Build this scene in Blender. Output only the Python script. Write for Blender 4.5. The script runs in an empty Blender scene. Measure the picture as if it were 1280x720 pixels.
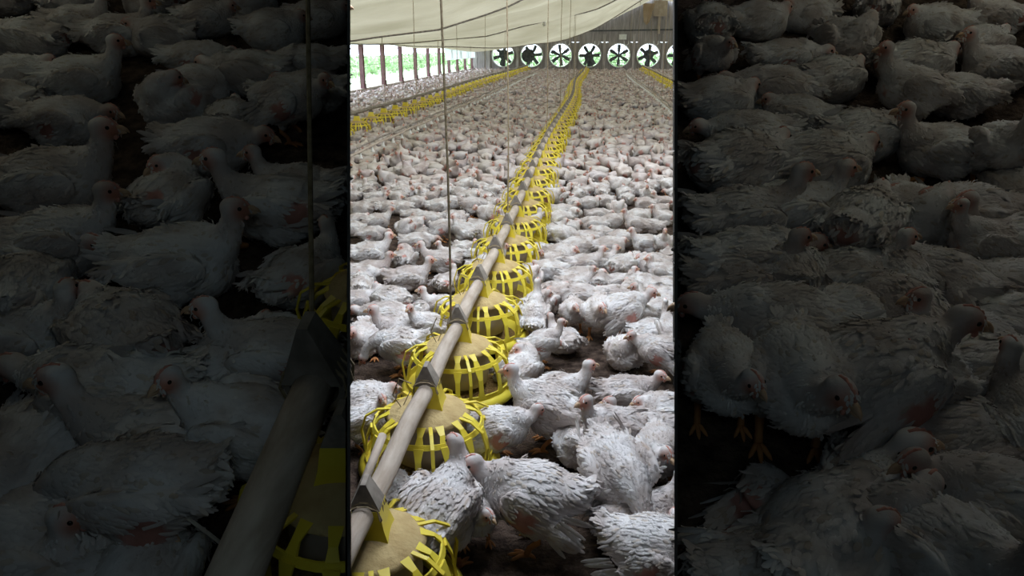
import bpy, bmesh, math, random
import numpy as np
from mathutils import Vector, Matrix, Euler, noise

random.seed(7)
rng = np.random.default_rng(7)
sc = bpy.context.scene
COL = sc.collection
PI = math.pi

# ------------------------------------------------------------------ camera
FPX = 920.0
PITCH = math.radians(18.2)
YAW = math.radians(6.1)            # looks a little left of the house axis (+Y)
H = 1.3
CAM = Vector((0, 0, H))
cam = bpy.data.cameras.new('camera')
cam_o = bpy.data.objects.new('camera', cam)
COL.objects.link(cam_o)
cam.sensor_width = 36
cam.lens = FPX / 1280 * 36
cam.clip_start = 0.05
cam.clip_end = 400
cam_o.location = CAM
cam_o.rotation_euler = (PI / 2 - PITCH, 0, YAW)
sc.camera = cam_o
AZ = Vector((-math.sin(YAW), math.cos(YAW), 0))          # level forward
RT = Vector((math.cos(YAW), math.sin(YAW), 0))           # level right
FW = AZ * math.cos(PITCH) - Vector((0, 0, math.sin(PITCH)))
UP = AZ * math.sin(PITCH) + Vector((0, 0, math.cos(PITCH)))

# ------------------------------------------------------------------ exposure, world, lights
sc.view_settings.view_transform = 'Standard'
sc.view_settings.look = 'None'
sc.view_settings.gamma = 1
sc.view_settings.use_curve_mapping = False
sc.view_settings.exposure = 0.90
sc.cycles.use_denoising = True
sc.cycles.max_bounces = 7
sc.cycles.diffuse_bounces = 4
sc.cycles.transmission_bounces = 5

world = bpy.data.worlds.new('overcast_sky')
sc.world = world
world.use_nodes = True
wn = world.node_tree
wn.nodes['Background'].inputs[0].default_value = (0.74, 0.85, 1.0, 1)
wn.nodes['Background'].inputs[1].default_value = 3.1


def area(name, loc, target, sx, sy, power, color=(1, 1, 1), spread=180):
    l = bpy.data.lights.new(name, 'AREA')
    l.shape = 'RECTANGLE'
    l.size = sx
    l.size_y = sy
    l.energy = power
    l.color = color
    l.spread = math.radians(spread)
    o = bpy.data.objects.new(name, l)
    COL.objects.link(o)
    o.location = loc
    d = Vector(target) - Vector(loc)
    o.rotation_euler = d.to_track_quat('-Z', 'Y').to_euler()
    return o


area('fill_behind_camera', (0.5, -2.2, 2.95), (0.5, 14, 1.3), 7.0, 1.3, 660, (0.74, 0.83, 1.0))  # added fill behind the camera; that end wall has no doorway
area('fill_near', (0.0, 2.7, 2.45), (0.05, 2.6, 0), 1.7, 2.4, 66, (0.80, 0.87, 1.0))  # added fill over the near floor, the cloth has no opening there
area('fill_middle', (-0.2, 7.2, 2.4), (-0.4, 7.6, 0), 2.8, 3.4, 44, (0.80, 0.86, 1.0))  # added overhead fill for the middle distance
area('band_fill', (0.45, -0.6, 1.9), (-0.7, 2.0, 0.6), 1.6, 0.3, 1.45, (0.68, 0.90, 1.0))  # faint added fill that keeps the dim side bands readable


# ------------------------------------------------------------------ pixel helpers
def ray(px, py):
    return FW + RT * ((px - 640) / FPX) - UP * ((py - 360) / FPX)


def ground(px, py, z=0.0):
    r = ray(px, py)
    t = (z - H) / r.z
    return CAM + r * t


BANK_TILT = math.radians(27)
BANK_N = (-AZ * math.sin(BANK_TILT) + Vector((0, 0, math.cos(BANK_TILT)))).normalized()
BANK_P = CAM + FW * 1.45


def bank(px, py):
    r = ray(px, py)
    t = (BANK_P - CAM).dot(BANK_N) / r.dot(BANK_N)
    return CAM + r * t


EDGE_L = -(640 - 438) / FPX
EDGE_R = (843 - 640) / FPX


def edge_point(a, t, z):
    """point at depth t on the plane of a partition, at world height z"""
    b = ((z - H) / t - FW.z) / UP.z
    return CAM + (FW + RT * a + UP * b) * t


def edge_normal(a):
    return (FW + RT * a).cross(UP).normalized()       # points to +right


# ------------------------------------------------------------------ materials
def new_mat(name):
    m = bpy.data.materials.new(name)
    m.use_nodes = True
    return m, m.node_tree, m.node_tree.nodes['Principled BSDF']


def noise_mat(name, c1, c2, scale=8, rough=0.7, detail=5, bump=0.0, bscale=40, metallic=0.0, spec=0.3, stretch=None, lo=0.35, hi=0.65):
    m, nt, b = new_mat(name)
    tc = nt.nodes.new('ShaderNodeTexCoord')
    mp = nt.nodes.new('ShaderNodeMapping')
    nt.links.new(tc.outputs['Object'], mp.inputs['Vector'])
    if stretch:
        mp.inputs['Scale'].default_value = stretch
    n = nt.nodes.new('ShaderNodeTexNoise')
    n.inputs['Scale'].default_value = scale
    n.inputs['Detail'].default_value = detail
    nt.links.new(mp.outputs[0], n.inputs['Vector'])
    r = nt.nodes.new('ShaderNodeValToRGB')
    r.color_ramp.elements[0].position = lo
    r.color_ramp.elements[1].position = hi
    r.color_ramp.elements[0].color = (*c1, 1)
    r.color_ramp.elements[1].color = (*c2, 1)
    nt.links.new(n.outputs['Fac'], r.inputs[0])
    nt.links.new(r.outputs[0], b.inputs['Base Color'])
    b.inputs['Roughness'].default_value = rough
    b.inputs['Metallic'].default_value = metallic
    b.inputs['Specular IOR Level'].default_value = spec
    if bump:
        n2 = nt.nodes.new('ShaderNodeTexNoise')
        n2.inputs['Scale'].default_value = bscale
        n2.inputs['Detail'].default_value = 6
        nt.links.new(mp.outputs[0], n2.inputs['Vector'])
        bp = nt.nodes.new('ShaderNodeBump')
        bp.inputs['Strength'].default_value = bump
        bp.inputs['Distance'].default_value = 0.02
        nt.links.new(n2.outputs['Fac'], bp.inputs['Height'])
        nt.links.new(bp.outputs[0], b.inputs['Normal'])
    return m


def feather_material():
    m, nt, b = new_mat('white_plumage')
    at = nt.nodes.new('ShaderNodeAttribute')
    at.attribute_name = 'Col'
    tc = nt.nodes.new('ShaderNodeTexCoord')
    n = nt.nodes.new('ShaderNodeTexNoise')
    n.inputs['Scale'].default_value = 9
    n.inputs['Detail'].default_value = 4
    oi = nt.nodes.new('ShaderNodeObjectInfo')
    add = nt.nodes.new('ShaderNodeVectorMath')
    add.operation = 'ADD'
    mul = nt.nodes.new('ShaderNodeVectorMath')
    mul.operation = 'SCALE'
    mul.inputs['Scale'].default_value = 7.0
    nt.links.new(oi.outputs['Random'], mul.inputs[0])
    nt.links.new(tc.outputs['Object'], add.inputs[0])
    nt.links.new(mul.outputs[0], add.inputs[1])
    nt.links.new(add.outputs[0], n.inputs['Vector'])
    r = nt.nodes.new('ShaderNodeValToRGB')                 # grime that belongs to the plumage
    r.color_ramp.elements[0].position = 0.40
    r.color_ramp.elements[1].position = 0.60
    r.color_ramp.elements[0].color = (0.72, 0.66, 0.63, 1)
    r.color_ramp.elements[1].color = (1, 1, 1, 1)
    nt.links.new(n.outputs['Fac'], r.inputs[0])
    r2 = nt.nodes.new('ShaderNodeValToRGB')                # some birds are cleaner than others
    r2.color_ramp.elements[0].color = (0.88, 0.845, 0.835, 1)
    r2.color_ramp.elements[1].color = (1.0, 1.0, 1.0, 1)
    r2.color_ramp.elements[1].position = 0.7
    nt.links.new(oi.outputs['Random'], r2.inputs[0])
    m1 = nt.nodes.new('ShaderNodeMix'); m1.data_type = 'RGBA'; m1.blend_type = 'MULTIPLY'; m1.inputs[0].default_value = 1
    m2 = nt.nodes.new('ShaderNodeMix'); m2.data_type = 'RGBA'; m2.blend_type = 'MULTIPLY'; m2.inputs[0].default_value = 1
    nt.links.new(at.outputs['Color'], m1.inputs[6])
    nt.links.new(r.outputs[0], m1.inputs[7])
    nt.links.new(m1.outputs[2], m2.inputs[6])
    nt.links.new(r2.outputs[0], m2.inputs[7])
    nt.links.new(m2.outputs[2], b.inputs['Base Color'])
    b.inputs['Roughness'].default_value = 0.75
    b.inputs['Specular IOR Level'].default_value = 0.15
    n3 = nt.nodes.new('ShaderNodeTexNoise')
    n3.inputs['Scale'].default_value = 70
    n3.inputs['Detail'].default_value = 3
    nt.links.new(tc.outputs['Object'], n3.inputs['Vector'])
    bp = nt.nodes.new('ShaderNodeBump')
    bp.inputs['Strength'].default_value = 0.35
    bp.inputs['Distance'].default_value = 0.004
    nt.links.new(n3.outputs['Fac'], bp.inputs['Height'])
    nt.links.new(bp.outputs[0], b.inputs['Normal'])
    return m


M = {}
M['bird'] = feather_material()
M['red'] = noise_mat('comb_red', (0.60, 0.25, 0.20), (0.70, 0.36, 0.29), 60, 0.55)
M['beak'] = noise_mat('beak_horn', (0.55, 0.36, 0.22), (0.7, 0.5, 0.34), 50, 0.45)
M['eye'] = noise_mat('eye_black', (0.012, 0.009, 0.008), (0.03, 0.018, 0.012), 30, 0.15, spec=0.6)
M['litter'] = noise_mat('dark_litter', (0.036, 0.025, 0.020), (0.125, 0.090, 0.070), 26, 0.95, 9, 0.9, 90, spec=0.05)
M['yellow'] = noise_mat('yellow_plastic', (0.72, 0.56, 0.04), (0.82, 0.70, 0.07), 6, 0.42, spec=0.4)
M['hood'] = noise_mat('dusty_hood_plastic', (0.42, 0.30, 0.13), (0.58, 0.45, 0.22), 18, 0.85, 6, 0.3, 60, lo=0.3, hi=0.7)
M['drum'] = noise_mat('dusty_drum_plastic', (0.30, 0.245, 0.19), (0.42, 0.36, 0.30), 8, 0.8)
M['feed'] = noise_mat('feed_mash', (0.20, 0.12, 0.045), (0.38, 0.25, 0.10), 90, 0.95, 6, 0.8, 120)
M['pipe'] = noise_mat('dusty_pipe', (0.37, 0.30, 0.235), (0.52, 0.45, 0.38), 14, 0.7, 6, 0.15, 50, stretch=(3, 0.6, 3))
M['iron'] = noise_mat('dull_galvanised_metal', (0.19, 0.165, 0.14), (0.33, 0.295, 0.255), 24, 0.7, metallic=0.15)
M['cord'] = noise_mat('twine', (0.22, 0.17, 0.10), (0.38, 0.31, 0.2), 60, 0.9)
M['cordw'] = noise_mat('pale_twine', (0.45, 0.40, 0.33), (0.6, 0.55, 0.47), 60, 0.9)
M['post'] = noise_mat('dark_red_timber', (0.12, 0.06, 0.065), (0.20, 0.11, 0.115), 9, 0.85, stretch=(6, 6, 0.7))
M['sill'] = noise_mat('pale_sill_board', (0.42, 0.36, 0.31), (0.58, 0.52, 0.47), 7, 0.8)
M['gable'] = noise_mat('grey_boards', (0.22, 0.20, 0.19), (0.36, 0.33, 0.31), 3.5, 0.9, 6, stretch=(5, 5, 0.5))
M['gpost'] = noise_mat('weathered_stud', (0.30, 0.27, 0.25), (0.44, 0.40, 0.37), 5, 0.9, 5, stretch=(5, 5, 0.5))
M['dark'] = noise_mat('fan_dark_metal', (0.05, 0.055, 0.055), (0.10, 0.105, 0.10), 9, 0.6, metallic=0.3)
M['white'] = noise_mat('painted_white', (0.62, 0.62, 0.58), (0.74, 0.74, 0.7), 6, 0.6)
M['ply'] = noise_mat('plywood', (0.36, 0.30, 0.23), (0.48, 0.41, 0.33), 4, 0.85)
M['board'] = noise_mat('added_dark_board', (0.035, 0.033, 0.032), (0.07, 0.066, 0.062), 5, 0.9)
M['grassland'] = noise_mat('meadow', (0.30, 0.42, 0.22), (0.50, 0.62, 0.38), 0.7, 0.95, 8)
M['leaf'] = noise_mat('hedge_leaves', (0.16, 0.27, 0.12), (0.42, 0.55, 0.30), 3, 0.8, 8)


def ceiling_material(name, c1, c2, trans):
    m, nt, b = new_mat(name)
    tc = nt.nodes.new('ShaderNodeTexCoord')
    mp = nt.nodes.new('ShaderNodeMapping')
    mp.inputs['Scale'].default_value = (0.35, 1.6, 1.6)
    n = nt.nodes.new('ShaderNodeTexNoise')
    n.inputs['Scale'].default_value = 1.3
    n.inputs['Detail'].default_value = 7
    nt.links.new(tc.outputs['Object'], mp.inputs[0])
    nt.links.new(mp.outputs[0], n.inputs['Vector'])
    r = nt.nodes.new('ShaderNodeValToRGB')
    r.color_ramp.elements[0].position = 0.3
    r.color_ramp.elements[1].position = 0.7
    r.color_ramp.elements[0].color = (*c1, 1)
    r.color_ramp.elements[1].color = (*c2, 1)
    nt.links.new(n.outputs['Fac'], r.inputs[0])
    nt.links.new(r.outputs[0], b.inputs['Base Color'])
    b.inputs['Roughness'].default_value = 0.9
    b.inputs['Specular IOR Level'].default_value = 0.1
    tr = nt.nodes.new('ShaderNodeBsdfTranslucent')
    nt.links.new(r.outputs[0], tr.inputs['Color'])
    mx = nt.nodes.new('ShaderNodeMixShader')
    mx.inputs[0].default_value = trans
    nt.links.new(b.outputs[0], mx.inputs[1])
    nt.links.new(tr.outputs[0], mx.inputs[2])
    out = nt.nodes['Material Output']
    nt.links.new(mx.outputs[0], out.inputs['Surface'])
    n2 = nt.nodes.new('ShaderNodeTexNoise')
    n2.inputs['Scale'].default_value = 2.6
    n2.inputs['Detail'].default_value = 4
    mp2 = nt.nodes.new('ShaderNodeMapping')
    mp2.inputs['Scale'].default_value = (0.25, 2.2, 1.0)
    nt.links.new(tc.outputs['Object'], mp2.inputs[0])
    nt.links.new(mp2.outputs[0], n2.inputs['Vector'])
    bp = nt.nodes.new('ShaderNodeBump')
    bp.inputs['Strength'].default_value = 0.6
    bp.inputs['Distance'].default_value = 0.12
    nt.links.new(n2.outputs['Fac'], bp.inputs['Height'])
    nt.links.new(bp.outputs[0], b.inputs['Normal'])
    return m


M['fabric'] = ceiling_material('ceiling_cloth', (0.29, 0.25, 0.155), (0.43, 0.375, 0.255), 0.33)
M['curtain'] = ceiling_material('side_curtain', (0.66, 0.70, 0.70), (0.78, 0.80, 0.80), 0.5)
M['ragcloth'] = ceiling_material('brown_cloth', (0.34, 0.25, 0.16), (0.46, 0.36, 0.25), 0.1)


# ------------------------------------------------------------------ mesh helpers
def link(name, me, mat=None, parent=None):
    o = bpy.data.objects.new(name, me)
    COL.objects.link(o)
    if mat is not None and len(me.materials) == 0:
        me.materials.append(mat)
    if parent is not None:
        o.parent = parent
    return o


def bm_obj(name, bm, mat, parent=None, smooth=False):
    me = bpy.data.meshes.new(name)
    bmesh.ops.recalc_face_normals(bm, faces=bm.faces)
    bm.to_mesh(me)
    bm.free()
    if smooth:
        me.shade_smooth()
    return link(name, me, mat, parent)


def add_box(bm, lo, hi, mat=None):
    r = bmesh.ops.create_cube(bm, size=1)
    c = [(a + b) / 2 for a, b in zip(lo, hi)]
    s = [b - a for a, b in zip(lo, hi)]
    for v in r['verts']:
        v.co = Vector((c[0] + v.co.x * s[0], c[1] + v.co.y * s[1], c[2] + v.co.z * s[2]))
        if mat is not None:
            v.co = mat @ v.co
    return r['verts']


def add_tube(bm, pts, rad, seg=8, cap=True, flat=None):
    """tube through pts; rad is a number or a list; flat=(w,h) gives a strap"""
    pts = [Vector(p) for p in pts]
    n = len(pts)
    rings = []
    ref = None
    for i, p in enumerate(pts):
        d = (pts[min(i + 1, n - 1)] - pts[max(i - 1, 0)]).normalized()
        if ref is None:
            ref = Vector((0, 0, 1)) if abs(d.z) < 0.9 else Vector((1, 0, 0))
        s = d.cross(ref)
        if s.length < 1e-5:
            s = d.orthogonal()
        s.normalize()
        u = s.cross(d).normalized()
        ref = u
        r = rad[i] if isinstance(rad, (list, tuple)) else rad
        ring = []
        for k in range(seg):
            a = 2 * PI * k / seg
            ring.append(bm.verts.new(p + s * math.cos(a) * r + u * math.sin(a) * r))
        rings.append(ring)
    for i in range(n - 1):
        for k in range(seg):
            bm.faces.new((rings[i][k], rings[i][(k + 1) % seg], rings[i + 1][(k + 1) % seg], rings[i + 1][k]))
    if cap:
        bm.faces.new(rings[0][::-1])
        bm.faces.new(rings[-1])


def add_strap(bm, pts, width_dir, w, th):
    """flat curved bar: pts centre line, width_dir(p) unit vector, w wide, th thick"""
    pts = [Vector(p) for p in pts]
    n = len(pts)
    rings = []
    for i, p in enumerate(pts):
        d = (pts[min(i + 1, n - 1)] - pts[max(i - 1, 0)]).normalized()
        s = Vector(width_dir)
        u = s.cross(d).normalized()
        ww = w[i] if isinstance(w, (list, tuple)) else w
        rings.append([bm.verts.new(p + s * a * ww / 2 + u * b * th / 2) for a, b in ((-1, -1), (1, -1), (1, 1), (-1, 1))])
    for i in range(n - 1):
        for k in range(4):
            bm.faces.new((rings[i][k], rings[i][(k + 1) % 4], rings[i + 1][(k + 1) % 4], rings[i + 1][k]))
    bm.faces.new(rings[0][::-1])
    bm.faces.new(rings[-1])


def add_lathe(bm, prof, seg=28, mtx=None, closed=False):
    rings = []
    for r, z in prof:
        ring = []
        for k in range(seg):
            a = 2 * PI * k / seg
            v = Vector((r * math.cos(a), r * math.sin(a), z))
            ring.append(bm.verts.new(mtx @ v if mtx else v))
        rings.append(ring)
    m = len(prof)
    for i in range(m if closed else m - 1):
        j = (i + 1) % m
        for k in range(seg):
            bm.faces.new((rings[i][k], rings[i][(k + 1) % seg], rings[j][(k + 1) % seg], rings[j][k]))


def tag(o, label, cat, group=None, kind=None):
    if label:
        o['label'] = label
    if cat:
        o['category'] = cat
    if group:
        o['group'] = group
    if kind:
        o['kind'] = kind
    return o


def struct(o):
    o['kind'] = 'structure'
    return o


def empty(name, loc=(0, 0, 0)):
    o = bpy.data.objects.new(name, None)
    o.empty_display_size = 0.05
    COL.objects.link(o)
    o.location = loc
    return o


# ================================================================== THE HOUSE
XL, XR, YB, YE = -6.4, 12.4, -3.2, 41.0
RIDGE = 3.0
PROF = [(-6.45, 1.34), (-5.9, 1.22), (-5, 1.15), (-3.5, 1.24), (-2, 1.52), (-1, 1.80), (0, 2.13), (1.5, 2.82), (3.0, 3.62)]


PROF_NEAR = [(-6.45, 1.30), (-5, 1.30), (-3.85, 1.35), (-2.4, 1.57), (-1.3, 1.92), (0, 2.45), (3.0, 3.75)]
PROF_MID = [(-6.45, 1.36), (-6.0, 1.31), (-5.2, 1.19), (-4.4, 1.13), (-3.3, 1.13), (-2.3, 1.20), (-1.2, 1.42), (-0.07, 1.75), (1.6, 2.6), (3.0, 3.5)]


def prof_at(x, y):
    a = interp(PROF_NEAR, x)
    b = interp(PROF_MID, x)
    c = interp(PROF, x) + (0.08 if abs(x - RIDGE) > 2.5 else -0.06)
    if y < 14:
        return a
    if y < 20:
        t = (y - 14) / 6
        return a + (b - a) * t
    if y < 25:
        return b
    t = min(1, (y - 25) / 6)
    return b + (c - b) * t


def interp(tab, x):
    if x > RIDGE:
        x = 2 * RIDGE - x
    x = max(tab[0][0], min(tab[-1][0], x))
    for (a, ha), (b, hb) in zip(tab, tab[1:]):
        if x <= b:
            return ha + (hb - ha) * (x - a) / (b - a)
    return tab[-1][1]


def prof(x):
    if x > RIDGE:
        x = 2 * RIDGE - x
    x = max(PROF[0][0], min(PROF[-1][0], x))
    for (a, ha), (b, hb) in zip(PROF, PROF[1:]):
        if x <= b:
            t = (x - a) / (b - a)
            return ha + (hb - ha) * t
    return PROF[-1][1]


# floor: gently uneven litter
def make_floor():
    bm = bmesh.new()
    nx, ny = 60, 120
    g = []
    for j in range(ny + 1):
        y = YB + (YE - YB) * (j / ny) ** 1.3
        row = []
        for i in range(nx + 1):
            x = XL + (XR - XL) * i / nx
            row.append(bm.verts.new((x, y, 0.012 * noise.noise(Vector((x * 1.7, y * 1.7, 0))) - 0.012)))
        g.append(row)
    for j in range(ny):
        for i in range(nx):
            bm.faces.new((g[j][i], g[j][i + 1], g[j + 1][i + 1], g[j + 1][i]))
    o = bm_obj('floor', bm, M['litter'], smooth=True)
    return struct(o)


make_floor()


# hanging cloth ceiling, sagging between the trusses
def make_ceiling():
    bm = bmesh.new()
    xs = []
    x = -6.45
    while x < RIDGE - 0.001:
        xs.append(x)
        x += 0.27
    xs.append(RIDGE)
    xs += [2 * RIDGE - v for v in reversed(xs[:-1])]
    ny = 260
    lows = 11.9
    g = []
    for j in range(ny + 1):
        y = YB + (YE - 0.15 - YB) * j / ny
        ph = ((y - lows) / 5.15) % 1.0
        hump = math.sin(PI * ph) ** 0.6 * 0.50
        row = []
        for x in xs:
            z = prof_at(x, y)
            wall = min(1.0, abs(x - XL) / 2.5, abs(XR - x) / 2.5)
            rid = min(1.0, abs(x - RIDGE) / 1.2)
            z += hump * (0.35 + 0.65 * wall) * (0.1 + 0.9 * rid)
            z += 0.24 * noise.noise(Vector((x * 0.16 + y * 0.08, y * 1.1 - x * 0.25, 3.1))) * rid
            z += 0.12 * noise.noise(Vector((x * 0.3, y * 2.6 - x * 0.6, 9.1))) * rid
            row.append(bm.verts.new((x, y, z)))
        g.append(row)
    for j in range(ny):
        for i in range(len(xs) - 1):
            bm.faces.new((g[j][i], g[j][i + 1], g[j + 1][i + 1], g[j + 1][i]))
    shade_lines = []  # dark tubes added to draw the shade line under the folds
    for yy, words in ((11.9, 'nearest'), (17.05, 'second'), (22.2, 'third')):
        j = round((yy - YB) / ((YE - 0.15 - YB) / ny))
        shade_lines.append(([v.co + Vector((0, -0.01, -0.012)) for v in g[j]], words))
    for pts, words in shade_lines:
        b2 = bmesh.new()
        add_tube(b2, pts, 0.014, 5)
        r = bm_obj('fold_shade_line', b2, M['iron'])
        tag(r, 'dark line added as the shade under the %s low fold of the cloth ceiling' % words, 'rope')  # no rope here, the tube only draws the shade under the fold
    o = bm_obj('ceiling', bm, M['fabric'], smooth=True)
    return struct(o)


make_ceiling()

# left wall: knee board, sill, posts and open bays; solid wall near the door end
bm = bmesh.new()
add_box(bm, (XL - 0.10, YB, -0.02), (XL - 0.04, YE, 0.13))
struct(bm_obj('wall_left', bm, M['sill']))
bm = bmesh.new()
add_box(bm, (XL - 0.14, YB, 0.13), (XL + 0.03, YE, 0.17))
struct(bm_obj('trim_1', bm, M['sill']))
bm = bmesh.new()
add_box(bm, (XL - 0.10, YB, 0.17), (XL - 0.04, 14.0, 1.5))
struct(bm_obj('wall_left_solid', bm, M['gable']))
bm = bmesh.new()
add_box(bm, (XL - 0.12, YB, 1.33), (XL + 0.0, YE, 1.9))
struct(bm_obj('trim_2', bm, M['gable']))
bm = bmesh.new()
add_box(bm, (XR + 0.04, YB, -0.02), (XR + 0.10, YE, 0.3))
add_box(bm, (XR + 0.04, YB, 1.3), (XR + 0.10, YE, 1.9))
add_box(bm, (XR + 0.04, YB, 0.3), (XR + 0.10, 8, 1.3))
struct(bm_obj('wall_right', bm, M['gable']))
yp = 16.55
k = 0
while yp < YE - 0.6:
    bm = bmesh.new()
    add_box(bm, (XL - 0.09, yp - 0.075, 0.17), (XL + 0.02, yp + 0.075, 1.40))
    add_box(bm, (XL + 0.02, yp - 0.04, 0.10), (XL + 0.05, yp + 0.04, 0.30))
    o = bm_obj('wall_post', bm, M['post'])
    far = ' toward the fan wall' if yp > 31 else ''
    tag(o, 'dark red timber post between the open bays of the left side' + far, 'post', 'timber posts of the open left side' + far)
    yp += 2.15
    k += 1
# drawn-up translucent curtain near the far corner
bm = bmesh.new()
for i in range(40):
    y0, y1 = 32.0 + i * 0.2, 32.0 + (i + 1) * 0.2
    d0, d1 = 0.03 * math.sin(i * 1.3), 0.03 * math.sin((i + 1) * 1.3)
    v = [bm.verts.new(p) for p in ((XL + 0.16 + d0, y0, 0.72), (XL + 0.16 + d1, y1, 0.72), (XL + 0.12 + d1, y1, 1.36), (XL + 0.12 + d0, y0, 1.36))]
    bm.faces.new(v)
o = bm_obj('side_curtain', bm, M['curtain'])
tag(o, 'whitish translucent side curtain rolled half down before the far left corner', 'curtain')
# wire netting strands across the open bays
bm = bmesh.new()
for i in range(5):
    z = 0.34 + i * 0.22
    add_tube(bm, [(XL - 0.12, 14, z), (XL - 0.12, YE, z)], 0.006, 4)
o = bm_obj('fence_wire', bm, M['iron'])
tag(o, 'thin level strands of wire closing the open left side', 'wire')

# door-end wall behind the camera
bm = bmesh.new()
add_box(bm, (XL - 0.1, YB - 0.1, -0.02), (XR + 0.1, YB, 4.2))
struct(bm_obj('wall_back', bm, M['gable']))

# fan wall, built around its round openings
FAN_R, FAN_Z = 0.585, 0.83
FX = [-4.85 + 1.53 * i for i in range(8)]
bm = bmesh.new()


def wall_quad(bm, pts, y0, y1):
    f = [bm.verts.new((x, y0, z)) for x, z in pts]
    b = [bm.verts.new((x, y1, z)) for x, z in pts]
    bm.faces.new(f)
    bm.faces.new(b[::-1])
    n = len(pts)
    for i in range(n):
        bm.faces.new((f[i], b[i], b[(i + 1) % n], f[(i + 1) % n]))


W = 1.53 / 2
for fx in FX:
    N = 32
    zc = FAN_Z
    zl, zh = 0.0, 1.5
    for k in range(N):
        a0, a1 = 2 * PI * k / N + PI / N, 2 * PI * (k + 1) / N + PI / N

        def outer(a):
            c, s = math.cos(a), math.sin(a)
            t = min(W / abs(c) if abs(c) > 1e-6 else 9, ((zh - zc) if s > 0 else (zc - zl)) / abs(s) if abs(s) > 1e-6 else 9)
            return (fx + c * t, zc + s * t)
        i0 = (fx + FAN_R * math.cos(a0), zc + FAN_R * math.sin(a0))
        i1 = (fx + FAN_R * math.cos(a1), zc + FAN_R * math.sin(a1))
        wall_quad(bm, [i0, outer(a0), outer(a1), i1], YE, YE + 0.05)
wall_quad(bm, [(XL - 0.1, 0), (FX[0] - W, 0), (FX[0] - W, 1.5), (XL - 0.1, 1.5)], YE, YE + 0.05)
wall_quad(bm, [(FX[-1] + W, 0), (XR + 0.1, 0), (XR + 0.1, 1.5), (FX[-1] + W, 1.5)], YE, YE + 0.05)
wall_quad(bm, [(XL - 0.1, 1.5), (XR + 0.1, 1.5), (XR + 0.1, 4.4), (XL - 0.1, 4.4)], YE, YE + 0.05)
# board joints as narrow battens belonging to the wall
for i in range(46):
    x = XL + 0.4 * i + 0.1
    if all(abs(x - fx) > FAN_R for fx in FX):
        wall_quad(bm, [(x, 0), (x + 0.03, 0), (x + 0.03, 4.3), (x, 4.3)], YE - 0.02, YE)
    else:
        wall_quad(bm, [(x, 1.5), (x + 0.03, 1.5), (x + 0.03, 4.3), (x, 4.3)], YE - 0.02, YE)
struct(bm_obj('wall_front', bm, M['gable']))
fan_words = ['half hidden at the far left under the cloth', 'first fully round one from the left, half covered by a grey shutter',
             'second round one from the left', 'third round one, above the end of the yellow feeder line', 'in the middle with pale slats behind',
             'left of the one under the peak, with covered centre', 'under the right slope of the cloth', 'last one at the right']
fan_words = ['leftmost and half hidden under the cloth edge',
             'second from the left, left half covered by a grey shutter',
             'third from the left, all six blades clear',
             'directly above the far end of the middle feeder line',
             'below the small white box, slats showing behind',
             'below the plywood plate, centre covered by a shutter',
             'rightmost in sight, below the right cloth edge',
             'beyond the last one in sight on the right']
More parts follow.
